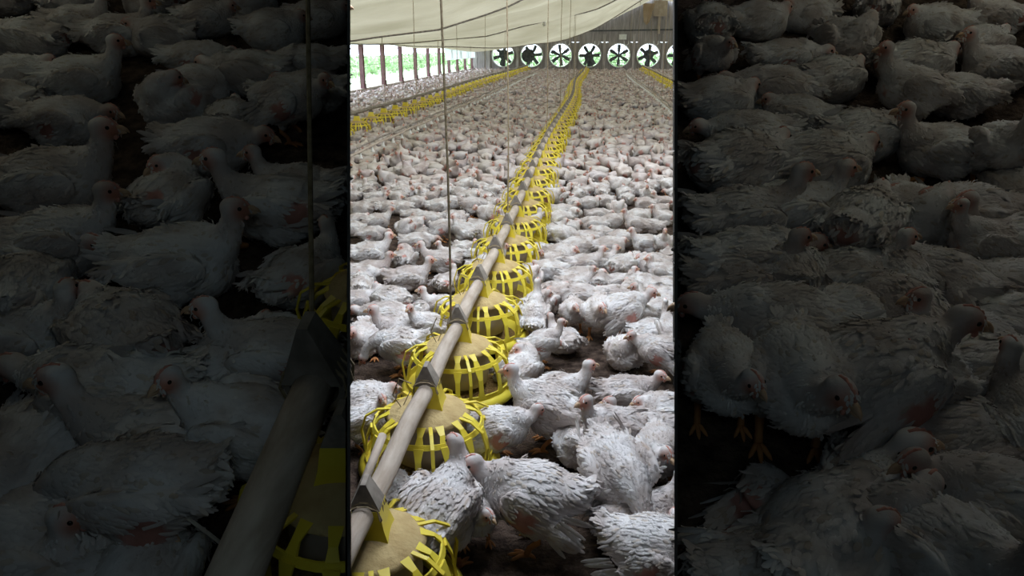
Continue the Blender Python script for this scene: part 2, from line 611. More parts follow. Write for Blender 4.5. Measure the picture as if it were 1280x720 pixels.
for i, fx in enumerate(FX[:7]):
    t = empty('wall_fan', (fx, YE + 0.02, FAN_Z))
    tag(t, 'round exhaust fan, ' + fan_words[i], 'fan', 'exhaust fans in the far wall')
    t['label'] = ' '.join(t['label'].split()[:16])
    bm = bmesh.new()
    add_lathe(bm, [(FAN_R + 0.03, -0.06), (FAN_R - 0.012, -0.06), (FAN_R - 0.012, 0.16), (FAN_R + 0.03, 0.16)], 36, Matrix.Rotation(PI / 2, 4, 'X'), closed=True)
    bm_obj('shroud', bm, M['white'], t, True)
    a0 = random.uniform(0, PI / 3)
    for k in range(6):
        bm = bmesh.new()
        a = a0 + k * PI / 3
        c, s = math.cos(a), math.sin(a)
        pts = [(0.07, -0.04), (0.30, -0.10), (FAN_R - 0.05, -0.11), (FAN_R - 0.03, 0.06), (0.30, 0.07), (0.07, 0.04)]
        vs = []
        for yy in (0, 0.012):
            vs.append([bm.verts.new((c * r - s * w, yy + w * 0.3, s * r + c * w)) for r, w in pts])
        bm.faces.new(vs[0])
        bm.faces.new(vs[1][::-1])
        for q in range(6):
            bm.faces.new((vs[0][q], vs[1][q], vs[1][(q + 1) % 6], vs[0][(q + 1) % 6]))
        bm_obj('blade', bm, M['dark'], t)
    bm = bmesh.new()
    add_lathe(bm, [(0.001, -0.05), (0.09, -0.04), (0.10, 0.05), (0.001, 0.06)], 16, Matrix.Rotation(PI / 2, 4, 'X'))
    bm_obj('hub', bm, M['dark'], t, True)
    bm = bmesh.new()
    add_box(bm, (-0.02, 0.05, -FAN_R), (0.02, 0.08, FAN_R))
    if i in (2, 4):
        for q in range(-4, 5):
            hw = math.sqrt(max(0.01, FAN_R ** 2 - (q * 0.12) ** 2))
            add_box(bm, (-hw, 0.10, q * 0.12 - 0.012), (hw, 0.115, q * 0.12 + 0.012))
    bm_obj('guard', bm, M['dark'], t)
    if i in (0, 1, 3, 5):
        bm = bmesh.new()
        if i == 1:
            add_lathe(bm, [(0.001, 0.0), (0.36, 0.0), (0.36, 0.02), (0.001, 0.02)], 20, Matrix.Translation((-0.2, 0.06, -0.02)) @ Matrix.Rotation(PI / 2, 4, 'X'))
        elif i == 3:
            add_lathe(bm, [(0.001, 0.0), (0.25, 0.0), (0.25, 0.02), (0.001, 0.02)], 20, Matrix.Translation((-0.03, 0.06, -0.08)) @ Matrix.Rotation(PI / 2, 4, 'X'))
            add_box(bm, (-0.12, 0.05, -FAN_R + 0.02), (0.2, 0.07, 0))
        else:
            add_lathe(bm, [(0.001, 0.0), (0.27, 0.0), (0.27, 0.02), (0.001, 0.02)], 20, Matrix.Translation((0.02, 0.06, 0.03)) @ Matrix.Rotation(PI / 2, 4, 'X'))
            add_box(bm, (-0.09, 0.05, -FAN_R + 0.02), (0.11, 0.07, 0))
        bm_obj('shutter', bm, M['dark'], t)
    if 2 <= i <= 5:
        bm = bmesh.new()
        pts = [(0.36 + 0.11 * math.cos(a), -0.08, 0.62 + 0.11 * math.sin(a)) for a in np.linspace(PI, 2 * PI, 9)]
        pts = [(0.25, -0.08, 0.72)] + pts + [(0.47, -0.08, 0.72)]
        add_tube(bm, pts, 0.02, 6)
        bm_obj('pull_hook', bm, M['white'], t)
# studs between the fans
for i in range(8):
    x = FX[0] - W + 1.53 * i
    bm = bmesh.new()
    add_box(bm, (x - 0.07, YE - 0.10, 0), (x + 0.07, YE - 0.02, 1.9))
    o = bm_obj('wall_stud', bm, M['gpost'])
    tag(o, 'pale weathered upright stud standing between two exhaust fans', 'post', 'studs between the exhaust fans')
bm = bmesh.new()
add_tube(bm, [(-0.3, YE - 0.16, 2.05), (5.5, YE - 0.16, 2.13)], 0.035, 8)
o = bm_obj('cross_rod', bm, M['dark'])
tag(o, 'black horizontal rod running across the gable above the fans', 'rod')
bm = bmesh.new()
add_box(bm, (1.24, YE - 0.16, 1.62), (1.63, YE - 0.06, 1.88))
bmesh.ops.bevel(bm, geom=bm.edges[:], offset=0.02, segments=2)
o = bm_obj('control_box', bm, M['white'])
tag(o, 'small white box on the fan wall above the middle fans', 'box')
bm = bmesh.new()
add_box(bm, (2.92, YE - 0.3, 2.75), (3.62, YE - 0.24, 3.5))
add_box(bm, (3.22, YE - 0.24, 1.9), (3.32, YE - 0.1, 3.7))
o = bm_obj('plywood_plate', bm, M['ply'])
tag(o, 'square plywood plate fixed to the king post at the gable peak', 'panel')
bm = bmesh.new()
rows = []
for j in range(9):
    row = []
    for i in range(6):
        u, v = i / 5, j / 8
        row.append(bm.verts.new((2.35 + u * 0.62 * (1 - 0.55 * v) + 0.1 * v, YE - 0.55 + 0.08 * math.sin(u * 9 + v * 3), 3.35 - 1.05 * v + 0.35 * abs(u - 0.5) * v)))
    rows.append(row)
for j in range(8):
    for i in range(5):
        bm.faces.new((rows[j][i], rows[j][i + 1], rows[j + 1][i + 1], rows[j + 1][i]))
o = bm_obj('hanging_cloth', bm, M['ragcloth'], smooth=True)
tag(o, 'loose brown flap of cloth dangling beside the plywood plate', 'cloth')

# outside: meadow and hedge
bm = bmesh.new()
add_box(bm, (-90, -20, -0.35), (XL - 0.2, 140, -0.3))
struct(bm_obj('ground', bm, M['grassland']))
bm = bmesh.new()
add_box(bm, (XL - 0.2, YE + 0.3, -0.35), (90, 140, -0.3))
struct(bm_obj('ground_behind', bm, M['grassland']))


def hedge(name, label, x0, x1, y0, y1, h, n, zc):
    bm = bmesh.new()
    for i in range(n):
        c = Vector((random.uniform(x0, x1), random.uniform(y0, y1), random.uniform(-0.3, h)))
        s = random.uniform(0.15, 0.4) * zc
        q = Euler((random.uniform(0, 3), random.uniform(0, 3), random.uniform(0, 3))).to_matrix()
        vs = [bm.verts.new(c + q @ Vector(p) * s) for p in ((-1, 0, 0), (0, -0.4, 0.1), (1, 0, 0), (0, 0.4, 0.1))]
        bm.faces.new(vs)
    o = bm_obj(name, bm, M['leaf'])
    tag(o, label, 'foliage', kind='stuff')


hedge('foliage', 'bright green leafage seen through the open left side', -16, -12, 10, 75, 0.6, 2600, 0.9)
hedge('foliage', 'green leafage showing through the exhaust fans', -9, 12, 48, 52, 0.9, 1500, 0.8)

# pendant bulb from the cloth
t = empty('pendant_bulb', (-1.25, 19.0, 2.0))
tag(t, 'unlit bulb dangling on its short cord from the cloth ceiling', 'lamp')
bm = bmesh.new()
add_tube(bm, [(0, 0, 0.35), (0.03, 0, 0.15), (0, 0, 0.0)], 0.012, 6)
bm_obj('cord', bm, M['dark'], t)
bm = bmesh.new()
add_lathe(bm, [(0.002, 0.0), (0.03, 0), (0.035, -0.1), (0.02, -0.12)], 10)
bm_obj('socket', bm, M['dark'], t)
bm = bmesh.new()
add_lathe(bm, [(0.02, -0.12), (0.04, -0.18), (0.03, -0.23), (0.002, -0.25)], 12)
bm_obj('bulb', bm, M['white'], t, True)

# ================================================================== DIM SIDE BANDS, stood in for by added walled banks
T0, T1, ADDED_ROOF = 0.72, 2.95, 2.05


def make_side_band(side):
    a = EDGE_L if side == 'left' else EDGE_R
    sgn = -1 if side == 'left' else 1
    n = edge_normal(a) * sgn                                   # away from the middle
    # added partition: thin sheet edge-on to the camera, keeps house light out
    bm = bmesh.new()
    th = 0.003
    pts = [edge_point(a, T0, 0.0), edge_point(a, T1, 0.0), edge_point(a, T1, ADDED_ROOF), edge_point(a, T0, ADDED_ROOF)]
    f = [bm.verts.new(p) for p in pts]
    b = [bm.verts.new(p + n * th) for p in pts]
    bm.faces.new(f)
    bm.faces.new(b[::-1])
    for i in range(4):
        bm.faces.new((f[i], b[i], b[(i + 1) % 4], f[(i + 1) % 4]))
    struct(bm_obj('added_wall_band_' + side, bm, M['board']))
    # added litter bank, tilted to carry the birds of the dim band
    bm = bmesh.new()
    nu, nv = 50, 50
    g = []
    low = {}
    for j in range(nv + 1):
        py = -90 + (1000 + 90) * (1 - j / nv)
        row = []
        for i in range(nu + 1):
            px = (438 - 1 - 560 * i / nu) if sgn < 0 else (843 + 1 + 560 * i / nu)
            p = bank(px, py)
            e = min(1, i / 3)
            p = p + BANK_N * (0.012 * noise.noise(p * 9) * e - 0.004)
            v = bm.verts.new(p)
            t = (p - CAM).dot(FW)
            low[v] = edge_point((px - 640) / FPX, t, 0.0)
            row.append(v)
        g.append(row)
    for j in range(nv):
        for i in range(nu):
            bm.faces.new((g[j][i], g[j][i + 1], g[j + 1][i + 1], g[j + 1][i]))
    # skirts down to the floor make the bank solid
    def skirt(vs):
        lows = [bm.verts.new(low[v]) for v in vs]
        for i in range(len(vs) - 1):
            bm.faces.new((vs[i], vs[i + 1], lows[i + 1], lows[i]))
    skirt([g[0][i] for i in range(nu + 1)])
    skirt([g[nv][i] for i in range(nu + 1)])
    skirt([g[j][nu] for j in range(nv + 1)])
    struct(bm_obj('added_floor_band_' + side, bm, M['litter'], smooth=True))
    # added outer and back walls that close off the light
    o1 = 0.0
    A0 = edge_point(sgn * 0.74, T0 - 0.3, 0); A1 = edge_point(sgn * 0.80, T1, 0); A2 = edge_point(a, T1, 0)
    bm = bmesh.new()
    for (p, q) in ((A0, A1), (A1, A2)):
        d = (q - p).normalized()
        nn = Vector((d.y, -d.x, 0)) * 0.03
        lean = (edge_point(a, T1, ADDED_ROOF) - A2) if q is A2 else Vector((0, 0, ADDED_ROOF))
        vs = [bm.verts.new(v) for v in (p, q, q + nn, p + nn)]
        tp = [bm.verts.new(v.co + (lean if i in (1, 2) else Vector((0, 0, ADDED_ROOF)))) for i, v in enumerate(vs)]
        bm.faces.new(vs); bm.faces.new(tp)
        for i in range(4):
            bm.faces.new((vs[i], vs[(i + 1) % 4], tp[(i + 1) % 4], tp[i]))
    struct(bm_obj('added_wall_outer_' + side, bm, M['board']))
    # added roof above the view, shades the dim band
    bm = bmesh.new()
    ring = [edge_point(a, T0, ADDED_ROOF), edge_point(a, T1, ADDED_ROOF), edge_point(sgn * 0.80, T1, ADDED_ROOF), edge_point(sgn * 0.95, T0, ADDED_ROOF)]
    ring = [Vector((p.x, p.y, ADDED_ROOF)) for p in ring]
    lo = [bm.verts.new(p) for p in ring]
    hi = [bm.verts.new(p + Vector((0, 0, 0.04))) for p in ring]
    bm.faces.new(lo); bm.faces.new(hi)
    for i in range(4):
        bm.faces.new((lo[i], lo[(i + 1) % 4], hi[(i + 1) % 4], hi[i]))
    struct(bm_obj('added_roof_band_' + side, bm, M['board']))


make_side_band('left')
make_side_band('right')
# added unseen roof and screens round the camera, block light from the bands
bm = bmesh.new()
add_box(bm, (-2.2, -1.4, ADDED_ROOF), (2.2, 1.02, ADDED_ROOF + 0.04))
add_box(bm, (-2.2, -1.44, 0), (2.2, -1.4, ADDED_ROOF + 0.04))
add_box(bm, (-2.2, -1.4, 0), (-2.16, 1.0, ADDED_ROOF))
add_box(bm, (2.16, -1.4, 0), (2.2, 1.0, ADDED_ROOF))
struct(bm_obj('added_light_screen', bm, M['board']))


# ================================================================== FEED AND WATER LINES
XM, PIPE_Z, PITCHF = -0.484, 0.292, 0.540
FEED_Y0 = 1.40
PAN_R = 0.205


def wobble(y, amp=1.0):
    return amp * 0.7 * (0.05 * math.sin(y * 0.42 + 1.0) + 0.11 * math.sin(y * 0.19) * max(0, (y - 8) / 25))


def pipe_path(x0, y0, y1, step, amp, z):
    n = int((y1 - y0) / step)
    return [(x0 + wobble(y0 + i * step, amp) * (1 if y0 + i * step > 6 else max(0, (y0 + i * step - 3) / 3)), y0 + i * step, z + 0.006 * math.sin(i * 1.7)) for i in range(n + 1)]


def bars(bm, n, pts_fn, w, th):
    for k in range(n):
        a = 2 * PI * (k + 0.5) / n
        c, s = math.cos(a), math.sin(a)
        pts = [(r * c, r * s, z) for r, z in pts_fn(k)]
        add_strap(bm, pts, (-s, c, 0), w, th)


def feeder_parts(n=14):
    """mesh parts of a pan feeder; origin on the litter under the pipe"""
    out = {}
    bm = bmesh.new()      # pan with flared lip
    add_lathe(bm, [(0.001, 0.012), (0.12, 0.012), (0.165, 0.022), (0.186, 0.05), (0.205, 0.053), (0.224, 0.030), (0.228, 0.034),
                   (0.208, 0.062), (0.183, 0.056), (0.160, 0.030), (0.12, 0.020), (0.001, 0.020)], 40)
    out['pan'] = (bm, 'yellow')
    bm = bmesh.new()      # grill: lower band, upper band, bars, outer loops
    add_lathe(bm, [(0.200, 0.050), (0.204, 0.086), (0.200, 0.087), (0.196, 0.050)], 40, closed=True)
    add_lathe(bm, [(0.177, 0.203), (0.170, 0.222), (0.165, 0.221), (0.172, 0.202)], 40, closed=True)
    bars(bm, n, lambda k: [(0.201, 0.070), (0.199, 0.105), (0.192, 0.165), (0.177, 0.212)], [0.034, 0.017, 0.017, 0.030], 0.006)
    bars(bm, n // 2, lambda k: [(0.118, 0.262), (0.160, 0.258), (0.200, 0.225), (0.216, 0.16), (0.207, 0.06)], 0.011, 0.006)
    bars(bm, n, lambda k: [(0.170, 0.214), (0.150, 0.243), (0.118, 0.262)], [0.027, 0.016, 0.027], 0.005)
    out['grill'] = (bm, 'yellow')
    bm = bmesh.new()      # dusty conical hood
    add_lathe(bm, [(0.035, 0.300), (0.055, 0.294), (0.09, 0.278), (0.122, 0.262), (0.134, 0.250), (0.131, 0.247), (0.118, 0.257), (0.055, 0.286), (0.033, 0.292)], 36)
    out['hood'] = (bm, 'hood')
    bm = bmesh.new()      # inner feed drum
    add_lathe(bm, [(0.118, 0.252), (0.122, 0.14), (0.112, 0.070), (0.109, 0.070), (0.119, 0.14), (0.115, 0.252)], 32)
    out['feed_drum'] = (bm, 'drum')
    bm = bmesh.new()
    add_lathe(bm, [(0.001, 0.055), (0.10, 0.046), (0.165, 0.036), (0.166, 0.030), (0.001, 0.028)], 28)
    out['feed'] = (bm, 'feed')
    for bmz, _m in out.values():
        for v in bmz.verts:
            if v.co.z > 0.06:
                v.co.z = 0.06 + (v.co.z - 0.06) * 0.76
    bm = bmesh.new()      # chute between pipe and hood
    h = PIPE_Z + 0.01
    for (r0, z0, r1, z1) in ((0.034, 0.285, 0.055, h - 0.005),):
        pass
    prof_pts = [(-0.058, 0.218, 0.048), (-0.044, 0.262, 0.040), (-0.036, h + 0.005, 0.034)]
    rings = []
    for hw, z, hd in prof_pts:
        rings.append([bm.verts.new(p) for p in ((hw, -hd, z), (-hw, -hd, z), (-hw, hd, z), (hw, hd, z))])
    for i in range(2):
        for q in range(4):
            bm.faces.new((rings[i][q], rings[i][(q + 1) % 4], rings[i + 1][(q + 1) % 4], rings[i + 1][q]))
    bm.faces.new(rings[0]); bm.faces.new(rings[-1])
    out['chute'] = (bm, 'yellow')
    bm = bmesh.new()      # clamp round the pipe with peaked cap
    mt = Matrix.Translation((0, 0, PIPE_Z)) @ Matrix.Rotation(PI / 2, 4, 'X')
    add_lathe(bm, [(0.026, -0.03), (0.035, -0.03), (0.035, 0.03), (0.026, 0.03)], 20, mt, closed=True)
    vs0 = [bm.verts.new(p) for p in ((-0.036, -0.032, PIPE_Z + 0.015), (0.036, -0.032, PIPE_Z + 0.015), (0.036, 0.032, PIPE_Z + 0.015), (-0.036, 0.032, PIPE_Z + 0.015))]
    vs1 = [bm.verts.new(p) for p in ((-0.006, -0.022, PIPE_Z + 0.078), (0.006, -0.022, PIPE_Z + 0.078), (0.006, 0.022, PIPE_Z + 0.078), (-0.006, 0.022, PIPE_Z + 0.078))]
    for q in range(4):
        bm.faces.new((vs0[q], vs0[(q + 1) % 4], vs1[(q + 1) % 4], vs1[q]))
    bm.faces.new(vs0); bm.faces.new(vs1)
    out['clamp'] = (bm, 'iron')
    bm = bmesh.new()      # twine wound round the clamp
    pts = []
    for i in range(70):
        a = i * 0.62
        pts.append((0.038 * math.cos(a) * (1 + 0.08 * math.sin(i * 2.1)), -0.045 + 0.0012 * i + 0.004 * math.sin(i * 1.7), PIPE_Z + 0.038 * math.sin(a)))
    add_tube(bm, pts, 0.0022, 4)
    pts = [(-0.04, -0.04, PIPE_Z + 0.03), (-0.075, -0.05, PIPE_Z + 0.05), (-0.10, -0.04, PIPE_Z - 0.01), (-0.08, -0.01, PIPE_Z - 0.07), (-0.055, 0.01, PIPE_Z - 0.02)]
    add_tube(bm, pts, 0.0022, 4)
    out['twine'] = (bm, 'cord')
    return out


def feeder_meshes():
    res = {}
    for k, (bm, mt) in feeder_parts().items():
        me = bpy.data.meshes.new(k)
        bmesh.ops.recalc_face_normals(bm, faces=bm.faces)
        bm.to_mesh(me)
        bm.free()
        if k in ('hood', 'feed_drum', 'pan', 'feed'):
            me.shade_smooth()
        me.materials.append(M[mt])
        res[k] = me
    return res


FM = feeder_meshes()


def join_meshes(meshes):
    """join into one mesh with material slots"""
    bm = bmesh.new()
    mats = []
    for me in meshes:
        n0 = len(bm.faces)
        bm.from_mesh(me)
        bm.faces.ensure_lookup_table()
        m = me.materials[0]
        if m not in mats:
            mats.append(m)
        for f in bm.faces[n0:]:
            f.material_index = mats.index(m)
    out = bpy.data.meshes.new('pan_feeder')
    bm.to_mesh(out)
    bm.free()
    for m in mats:
        out.materials.append(m)
    return out


FAR_FEEDER = join_meshes([FM[k] for k in ('pan', 'grill', 'hood', 'feed_drum', 'chute', 'clamp')])


def cut_mesh(me, mtx, point, normal):
    """part of a mesh on the side the normal points to, in world space"""
    bm = bmesh.new()
    bm.from_mesh(me)
    bm.transform(mtx)
    bmesh.ops.bisect_plane(bm, geom=bm.verts[:] + bm.edges[:] + bm.faces[:], plane_co=point, plane_no=normal, clear_inner=True)
    bm.transform(mtx.inverted())
    out = bpy.data.meshes.new(me.name)
    bm.to_mesh(out)
    bm.free()
    for m in me.materials:
        out.materials.append(m)
    return out


def place_feeder(x, y, rot, label, group, parts=True, cut=None, scale=1.0, mtx=None, twine=True):
    mtx = mtx or (Matrix.Translation((x, y, 0)) @ Matrix.Rotation(rot, 4, 'Z') @ Matrix.Scale(scale, 4))
    if not parts:
        o = link('pan_feeder', FAR_FEEDER)
        o.matrix_world = mtx
        tag(o, label, 'feeder', group)
        return o
    t = empty('pan_feeder')
    t.matrix_world = mtx
    tag(t, label, 'feeder', group)
    for k, me in FM.items():
        if k == 'twine' and not twine:
            continue
        m2 = cut_mesh(me, mtx, *cut) if cut else me
        if len(m2.vertices) < 4:
            continue
        o = link(k, m2, None, t)
        if k == 'hood':
            o['label'] = 'dusty tan conical hood'
    return t


NL = edge_normal(EDGE_L)
feed_words = {0: 'yellow pan feeder nearest the camera, cut off by the frame, dusty tan hood showing',
              1: 'yellow pan feeder second along the pipe, behind the bird with its back to us',
              2: 'yellow pan feeder third along the pipe, its whole grill in view',
              3: 'yellow pan feeder fourth along the pipe, red-faced bird squatting at its right',
              4: 'yellow pan feeder fifth along the pipe, white bird standing at its right side',
              5: 'yellow pan feeder sixth along the pipe, ruffled white bird at its right',
              6: 'yellow pan feeder seventh along the pipe, where the grills begin to overlap'}
i = 0
y = FEED_Y0
MAIN_PANS = []
while y < YE - 0.8:
    x = XM + (wobble(y) * (1 if y > 6 else max(0, (y - 3) / 3)))
    MAIN_PANS.append((x, y))
    if i <= 6:
        lab, grp = feed_words[i], 'pan feeders of the middle line'
    elif y < 12:
        lab, grp = 'yellow pan feeder in the closely overlapping run of the middle line', 'overlapping pan feeders of the middle line'
    else:
        lab, grp = 'tiny yellow pan feeder in the far stretch of the middle line', 'far pan feeders of the middle line'
    cut = (edge_point(EDGE_L, 1.5, 0.3) + NL * 0.002, NL) if i <= 1 else None
    place_feeder(x, y, random.uniform(-0.3, 0.3) if i > 6 else [0.1, 0.05, 0.16, -0.1, 0.1, 0, 0.2][i], lab, grp, parts=(i < 12), cut=cut, twine=(i < 7))
    y += PITCHF + (0.10 if i == 0 else 0)
    i += 1

# the main pipe, from the partition to the far wall
path = pipe_path(XM, 1.15, YE - 0.5, 0.14, 1.0, PIPE_Z)
bm = bmesh.new()
add_tube(bm, path, 0.026, 14)
bmesh.ops.bisect_plane(bm, geom=bm.verts[:] + bm.edges[:] + bm.faces[:], plane_co=edge_point(EDGE_L, 1.5, 0.3) + NL * 0.002, plane_no=NL, clear_inner=True)
o = bm_obj('feed_pipe', bm, M['pipe'], smooth=True)
tag(o, 'dusty beige feed pipe running down the middle above the yellow pans', 'pipe')
# the slim brace rod tied beside the pipe at the second feeder
bm = bmesh.new()
p0 = Vector((XM - 0.125, 2.05, 0.31)); p1 = Vector((XM - 0.06, 2.42, 0.34))
add_tube(bm, [ground(452, 612, 0.27), ground(478, 545, 0.29)], 0.012, 10)
o = bm_obj('tie_rod', bm, M['pipe'], smooth=True)
tag(o, 'slim dusty rod tied with twine along the left of the pipe', 'rod')

# other lines
for (xl, z0, y0, label, grp, far) in ((-3.5, 0.36, 8.5, 'dark feed pipe of the left feeder line near the open side', 'pan feeders of the left line', True),
                                      (2.42, 0.36, 8.0, 'beige feed pipe of the right feeder line', 'pan feeders of the right line', True)):
    bm = bmesh.new()
    add_tube(bm, pipe_path(xl, y0, YE - 0.5, 0.4, 0.8, z0), 0.028, 8)
    o = bm_obj('feed_pipe', bm, M['pipe' if xl > 0 else 'iron'], smooth=True)
    tag(o, label, 'pipe')
    y = y0 + 0.3
    while y < YE - 0.8:
        if xl < 0:
            lab = 'yellow pan feeder standing in the left feeder line' if y < 20 else 'tiny yellow pan feeder far along the left feeder line'
        else:
            lab = 'yellow pan feeder far off in the right feeder line'
        if (xl < 0 and y > 9.5) or (xl > 0 and y > 13):
            place_feeder(xl + wobble(y, 0.8), y, random.uniform(-0.3, 0.3), lab, grp if y < 20 or xl > 0 else 'far ' + grp, parts=False)
        y += 0.72
NIPPLE = bpy.data.meshes.new('nipple')
bm = bmesh.new()
add_lathe(bm, [(0.006, 0.0), (0.009, -0.02), (0.022, -0.05), (0.020, -0.055), (0.001, -0.045)], 8)
bm.to_mesh(NIPPLE)
bm.free()
NIPPLE.materials.append(M['white'])
for xl, y0, lab in ((-2.15, 5.6, 'thin drinker pipe crossing the flock left of the feeders'), (1.22, 5.2, 'pale drinker pipe crossing the flock at the right')):
    t = empty('drinker_line', (xl, y0, 0))
    tag(t, lab, 'pipe')
    pp = [(p[0] - xl, p[1] - y0, p[2]) for p in pipe_path(xl, y0, YE - 0.5, 0.4, 0.6, 0.36)]
    bm = bmesh.new()
    add_tube(bm, pp, 0.013, 8)
    bm_obj('water_pipe', bm, M['pipe'], t, True)
    bm = bmesh.new()
    add_tube(bm, [(a, b, c + 0.045) for a, b, c in pp], 0.010, 6)
    bm_obj('stiffener_pipe', bm, M['iron'], t, True)
    for q in range(0, min(len(pp) * 1, 60)):
        a, b, c = pp[q]
        o = link('nipple', NIPPLE, None, t)
        o.location = (a, b, c - 0.01)

# suspension cords
def drop(x, y, z0, z1, r, lab, grp=None, name='suspension_rope', mat='cord', lean=0.0):
    bm = bmesh.new()
    n = 8
    add_tube(bm, [(x + lean * (i / n) + 0.004 * math.sin(i), y, z0 + (z1 - z0) * i / n) for i in range(n + 1)], r, 6)
    o = bm_obj(name, bm, M[mat])
    tag(o, lab, 'cord', grp)


g = ground(562, 396, PIPE_Z + 0.08)
drop(XM, g.y, PIPE_Z + 0.07, prof(XM) + 0.5, 0.0042, 'brown suspension cord hanging to the pipe near the third feeder, the thickest one')
g = ground(642, 262, PIPE_Z + 0.08)
drop(XM, g.y, PIPE_Z + 0.07, prof(XM) + 0.7, 0.0045, 'thin brown cord dropping to the pipe beyond the eighth feeder')
for yy in (8.6, 11.4, 14.2, 17.2, 21, 25, 29, 33):
    drop(XM + wobble(yy), yy, PIPE_Z + 0.05, prof(XM) + 0.4, 0.005, 'faint cord holding up the far part of the middle pipe', 'cords over the far part of the middle pipe')
for yy in (9.2, 12.0, 15.0, 18.5, 22.5):
    drop(-2.15 + wobble(yy, 0.6), yy, PIPE_Z + 0.05, prof(-2.1) + 0.4, 0.004, 'faint cord holding up the left drinker pipe', 'cords over the left drinker pipe')
for yy in (11.0, 14.0, 17.5, 21.5, 26):
    drop(1.22 + wobble(yy, 0.6), yy, PIPE_Z + 0.05, prof(1.2) + 0.4, 0.005, 'faint cord holding up the right drinker pipe', 'cords over the right drinker pipe')
for yy in (15.5, 20, 25.5, 31):
    drop(2.42 + wobble(yy, 0.8), yy, PIPE_Z + 0.05, prof(2.4) + 0.3, 0.006, 'faint cord holding up the right feeder pipe', 'cords over the right feeder pipe')
for yy in (12.5, 17, 22, 28):
    drop(-3.5 + wobble(yy, 0.8), yy, PIPE_Z + 0.05, prof(-3.5) + 0.3, 0.005, 'faint cord holding up the left feeder pipe', 'cords over the left feeder pipe')

# --- pipe, feeders and cord of the added dim left band
pn = (edge_point(EDGE_L, 1.5, 0.3) - NL * 0.006, -NL)
slope_rot = Matrix((RT, AZ * math.cos(BANK_TILT) + Vector((0, 0, math.sin(BANK_TILT))), BANK_N)).transposed().to_4x4()


def band_feeder(px, py, s, lab):
    p = bank(px, py)
    mtx = Matrix.Translation(p) @ Matrix.Rotation(YAW, 4, 'Z') @ Matrix.Rotation(math.radians(10), 4, 'X') @ Matrix.Scale(s, 4)
    place_feeder(0, 0, 0, lab, None, True, cut=pn, mtx=mtx, twine=False)


band_feeder(478, 440, 0.66, 'half-round yellow feeder against the added partition in the dim left band, the upper one')
band_feeder(452, 700, 0.74, 'half-round yellow feeder beside the thick pipe in the dim left band, the lower one')
bm = bmesh.new()
def cp(px, py, t):
    return CAM + ray(px, py) * t
pA = cp(405, 455, 1.06)
pB = cp(262, 795, 0.72)
add_tube(bm, [pA, pA.lerp(pB, 0.33), pA.lerp(pB, 0.66), pB], 0.029, 16)
o = bm_obj('feed_pipe', bm, M['pipe'], smooth=True)
tag(o, 'thick beige feed pipe slanting through the dim left band', 'pipe')
# clamp with peaked cap and twine on that pipe
t = empty('pipe_clamp', pA.lerp(pB, 0.07))
dirp = (pB - pA).normalized()
t.rotation_euler = dirp.to_track_quat('Y', 'Z').to_euler()
tag(t, 'dark peaked clamp bound with twine on the pipe in the dim left band', 'clamp')
bm = bmesh.new()
add_lathe(bm, [(0.035, -0.022), (0.043, -0.022), (0.043, 0.022), (0.035, 0.022)], 20, Matrix.Rotation(PI / 2, 4, 'X'), closed=True)
vs0 = [bm.verts.new(p) for p in ((-0.042, -0.03, 0.01), (0.042, -0.03, 0.01), (0.042, 0.03, 0.01), (-0.042, 0.03, 0.01))]
vs1 = [bm.verts.new(p) for p in ((-0.007, -0.02, 0.10), (0.007, -0.02, 0.10), (0.007, 0.02, 0.10), (-0.007, 0.02, 0.10))]
for q in range(4):
    bm.faces.new((vs0[q], vs0[(q + 1) % 4], vs1[(q + 1) % 4], vs1[q]))
bm.faces.new(vs0); bm.faces.new(vs1)
bm_obj('ring', bm, M['iron'], t)
bm = bmesh.new()
pts = []
for i in range(44):
    a = i * 0.6
    pts.append((0.046 * math.cos(a), -0.028 + 0.0013 * i, 0.046 * math.sin(a)))
add_tube(bm, pts, 0.0025, 5)
bm_obj('twine', bm, M['cord'], t)
bm = bmesh.new()
pts = [cp(178, 700, 1.0), cp(185, 665, 1.0), cp(205, 645, 0.99), cp(235, 648, 0.98), cp(262, 668, 0.97), cp(290, 690, 0.95)]
add_tube(bm, pts, 0.0028, 6)
o = bm_obj('loose_cord', bm, M['cordw'])
tag(o, 'pale loop of loose cord beside the thick pipe in the dim band', 'cord')
bm = bmesh.new()
pts = [cp(300, 655, 0.98), cp(308, 635, 1.0), cp(318, 610, 1.05), cp(312, 600, 1.06)]
add_tube(bm, pts, 0.0022, 6)
o = bm_obj('loose_cord', bm, M['cordw'])
tag(o, 'short pale cord end rising from the lower feeder in the dim band', 'cord')
top = cp(384, -60, 1.35)
bot = cp(391, 470, 1.18)
bm = bmesh.new()
pz = top.copy(); pz.z = ADDED_ROOF
add_tube(bm, [pz, top, top.lerp(bot, 0.5), bot], 0.0042, 6)
o = bm_obj('suspension_rope', bm, M['cord'])
tag(o, 'brown cord hanging down to the peaked clamp in the dim left band', 'cord')


# ================================================================== CHICKENS
def ell(bm, c, r, rot=(0, 0, 0), sub=3):
    v = bmesh.ops.create_icosphere(bm, subdivisions=sub, radius=1)['verts']
    q = Euler(rot).to_matrix()
    c = Vector(c)
    for x in v:
        x.co = c + q @ Vector((x.co.x * r[0], x.co.y * r[1], x.co.z * r[2]))


def chain(bm, pts, rads):
    pts = [Vector(p) for p in pts]
    for i in range(len(pts) - 1):
        n = max(2, int((pts[i + 1] - pts[i]).length / 0.010))
        for k in range(n + 1):
            t = k / n
            r = rads[i] * (1 - t) + rads[i + 1] * t
            ell(bm, pts[i].lerp(pts[i + 1], t), (r, r, r), sub=2)


def bez(p0, p1, p2, n=5):
    p0, p1, p2 = Vector(p0), Vector(p1), Vector(p2)
    return [p0 * (1 - t) ** 2 + p1 * 2 * t * (1 - t) + p2 * t * t for t in np.linspace(0, 1, n)]


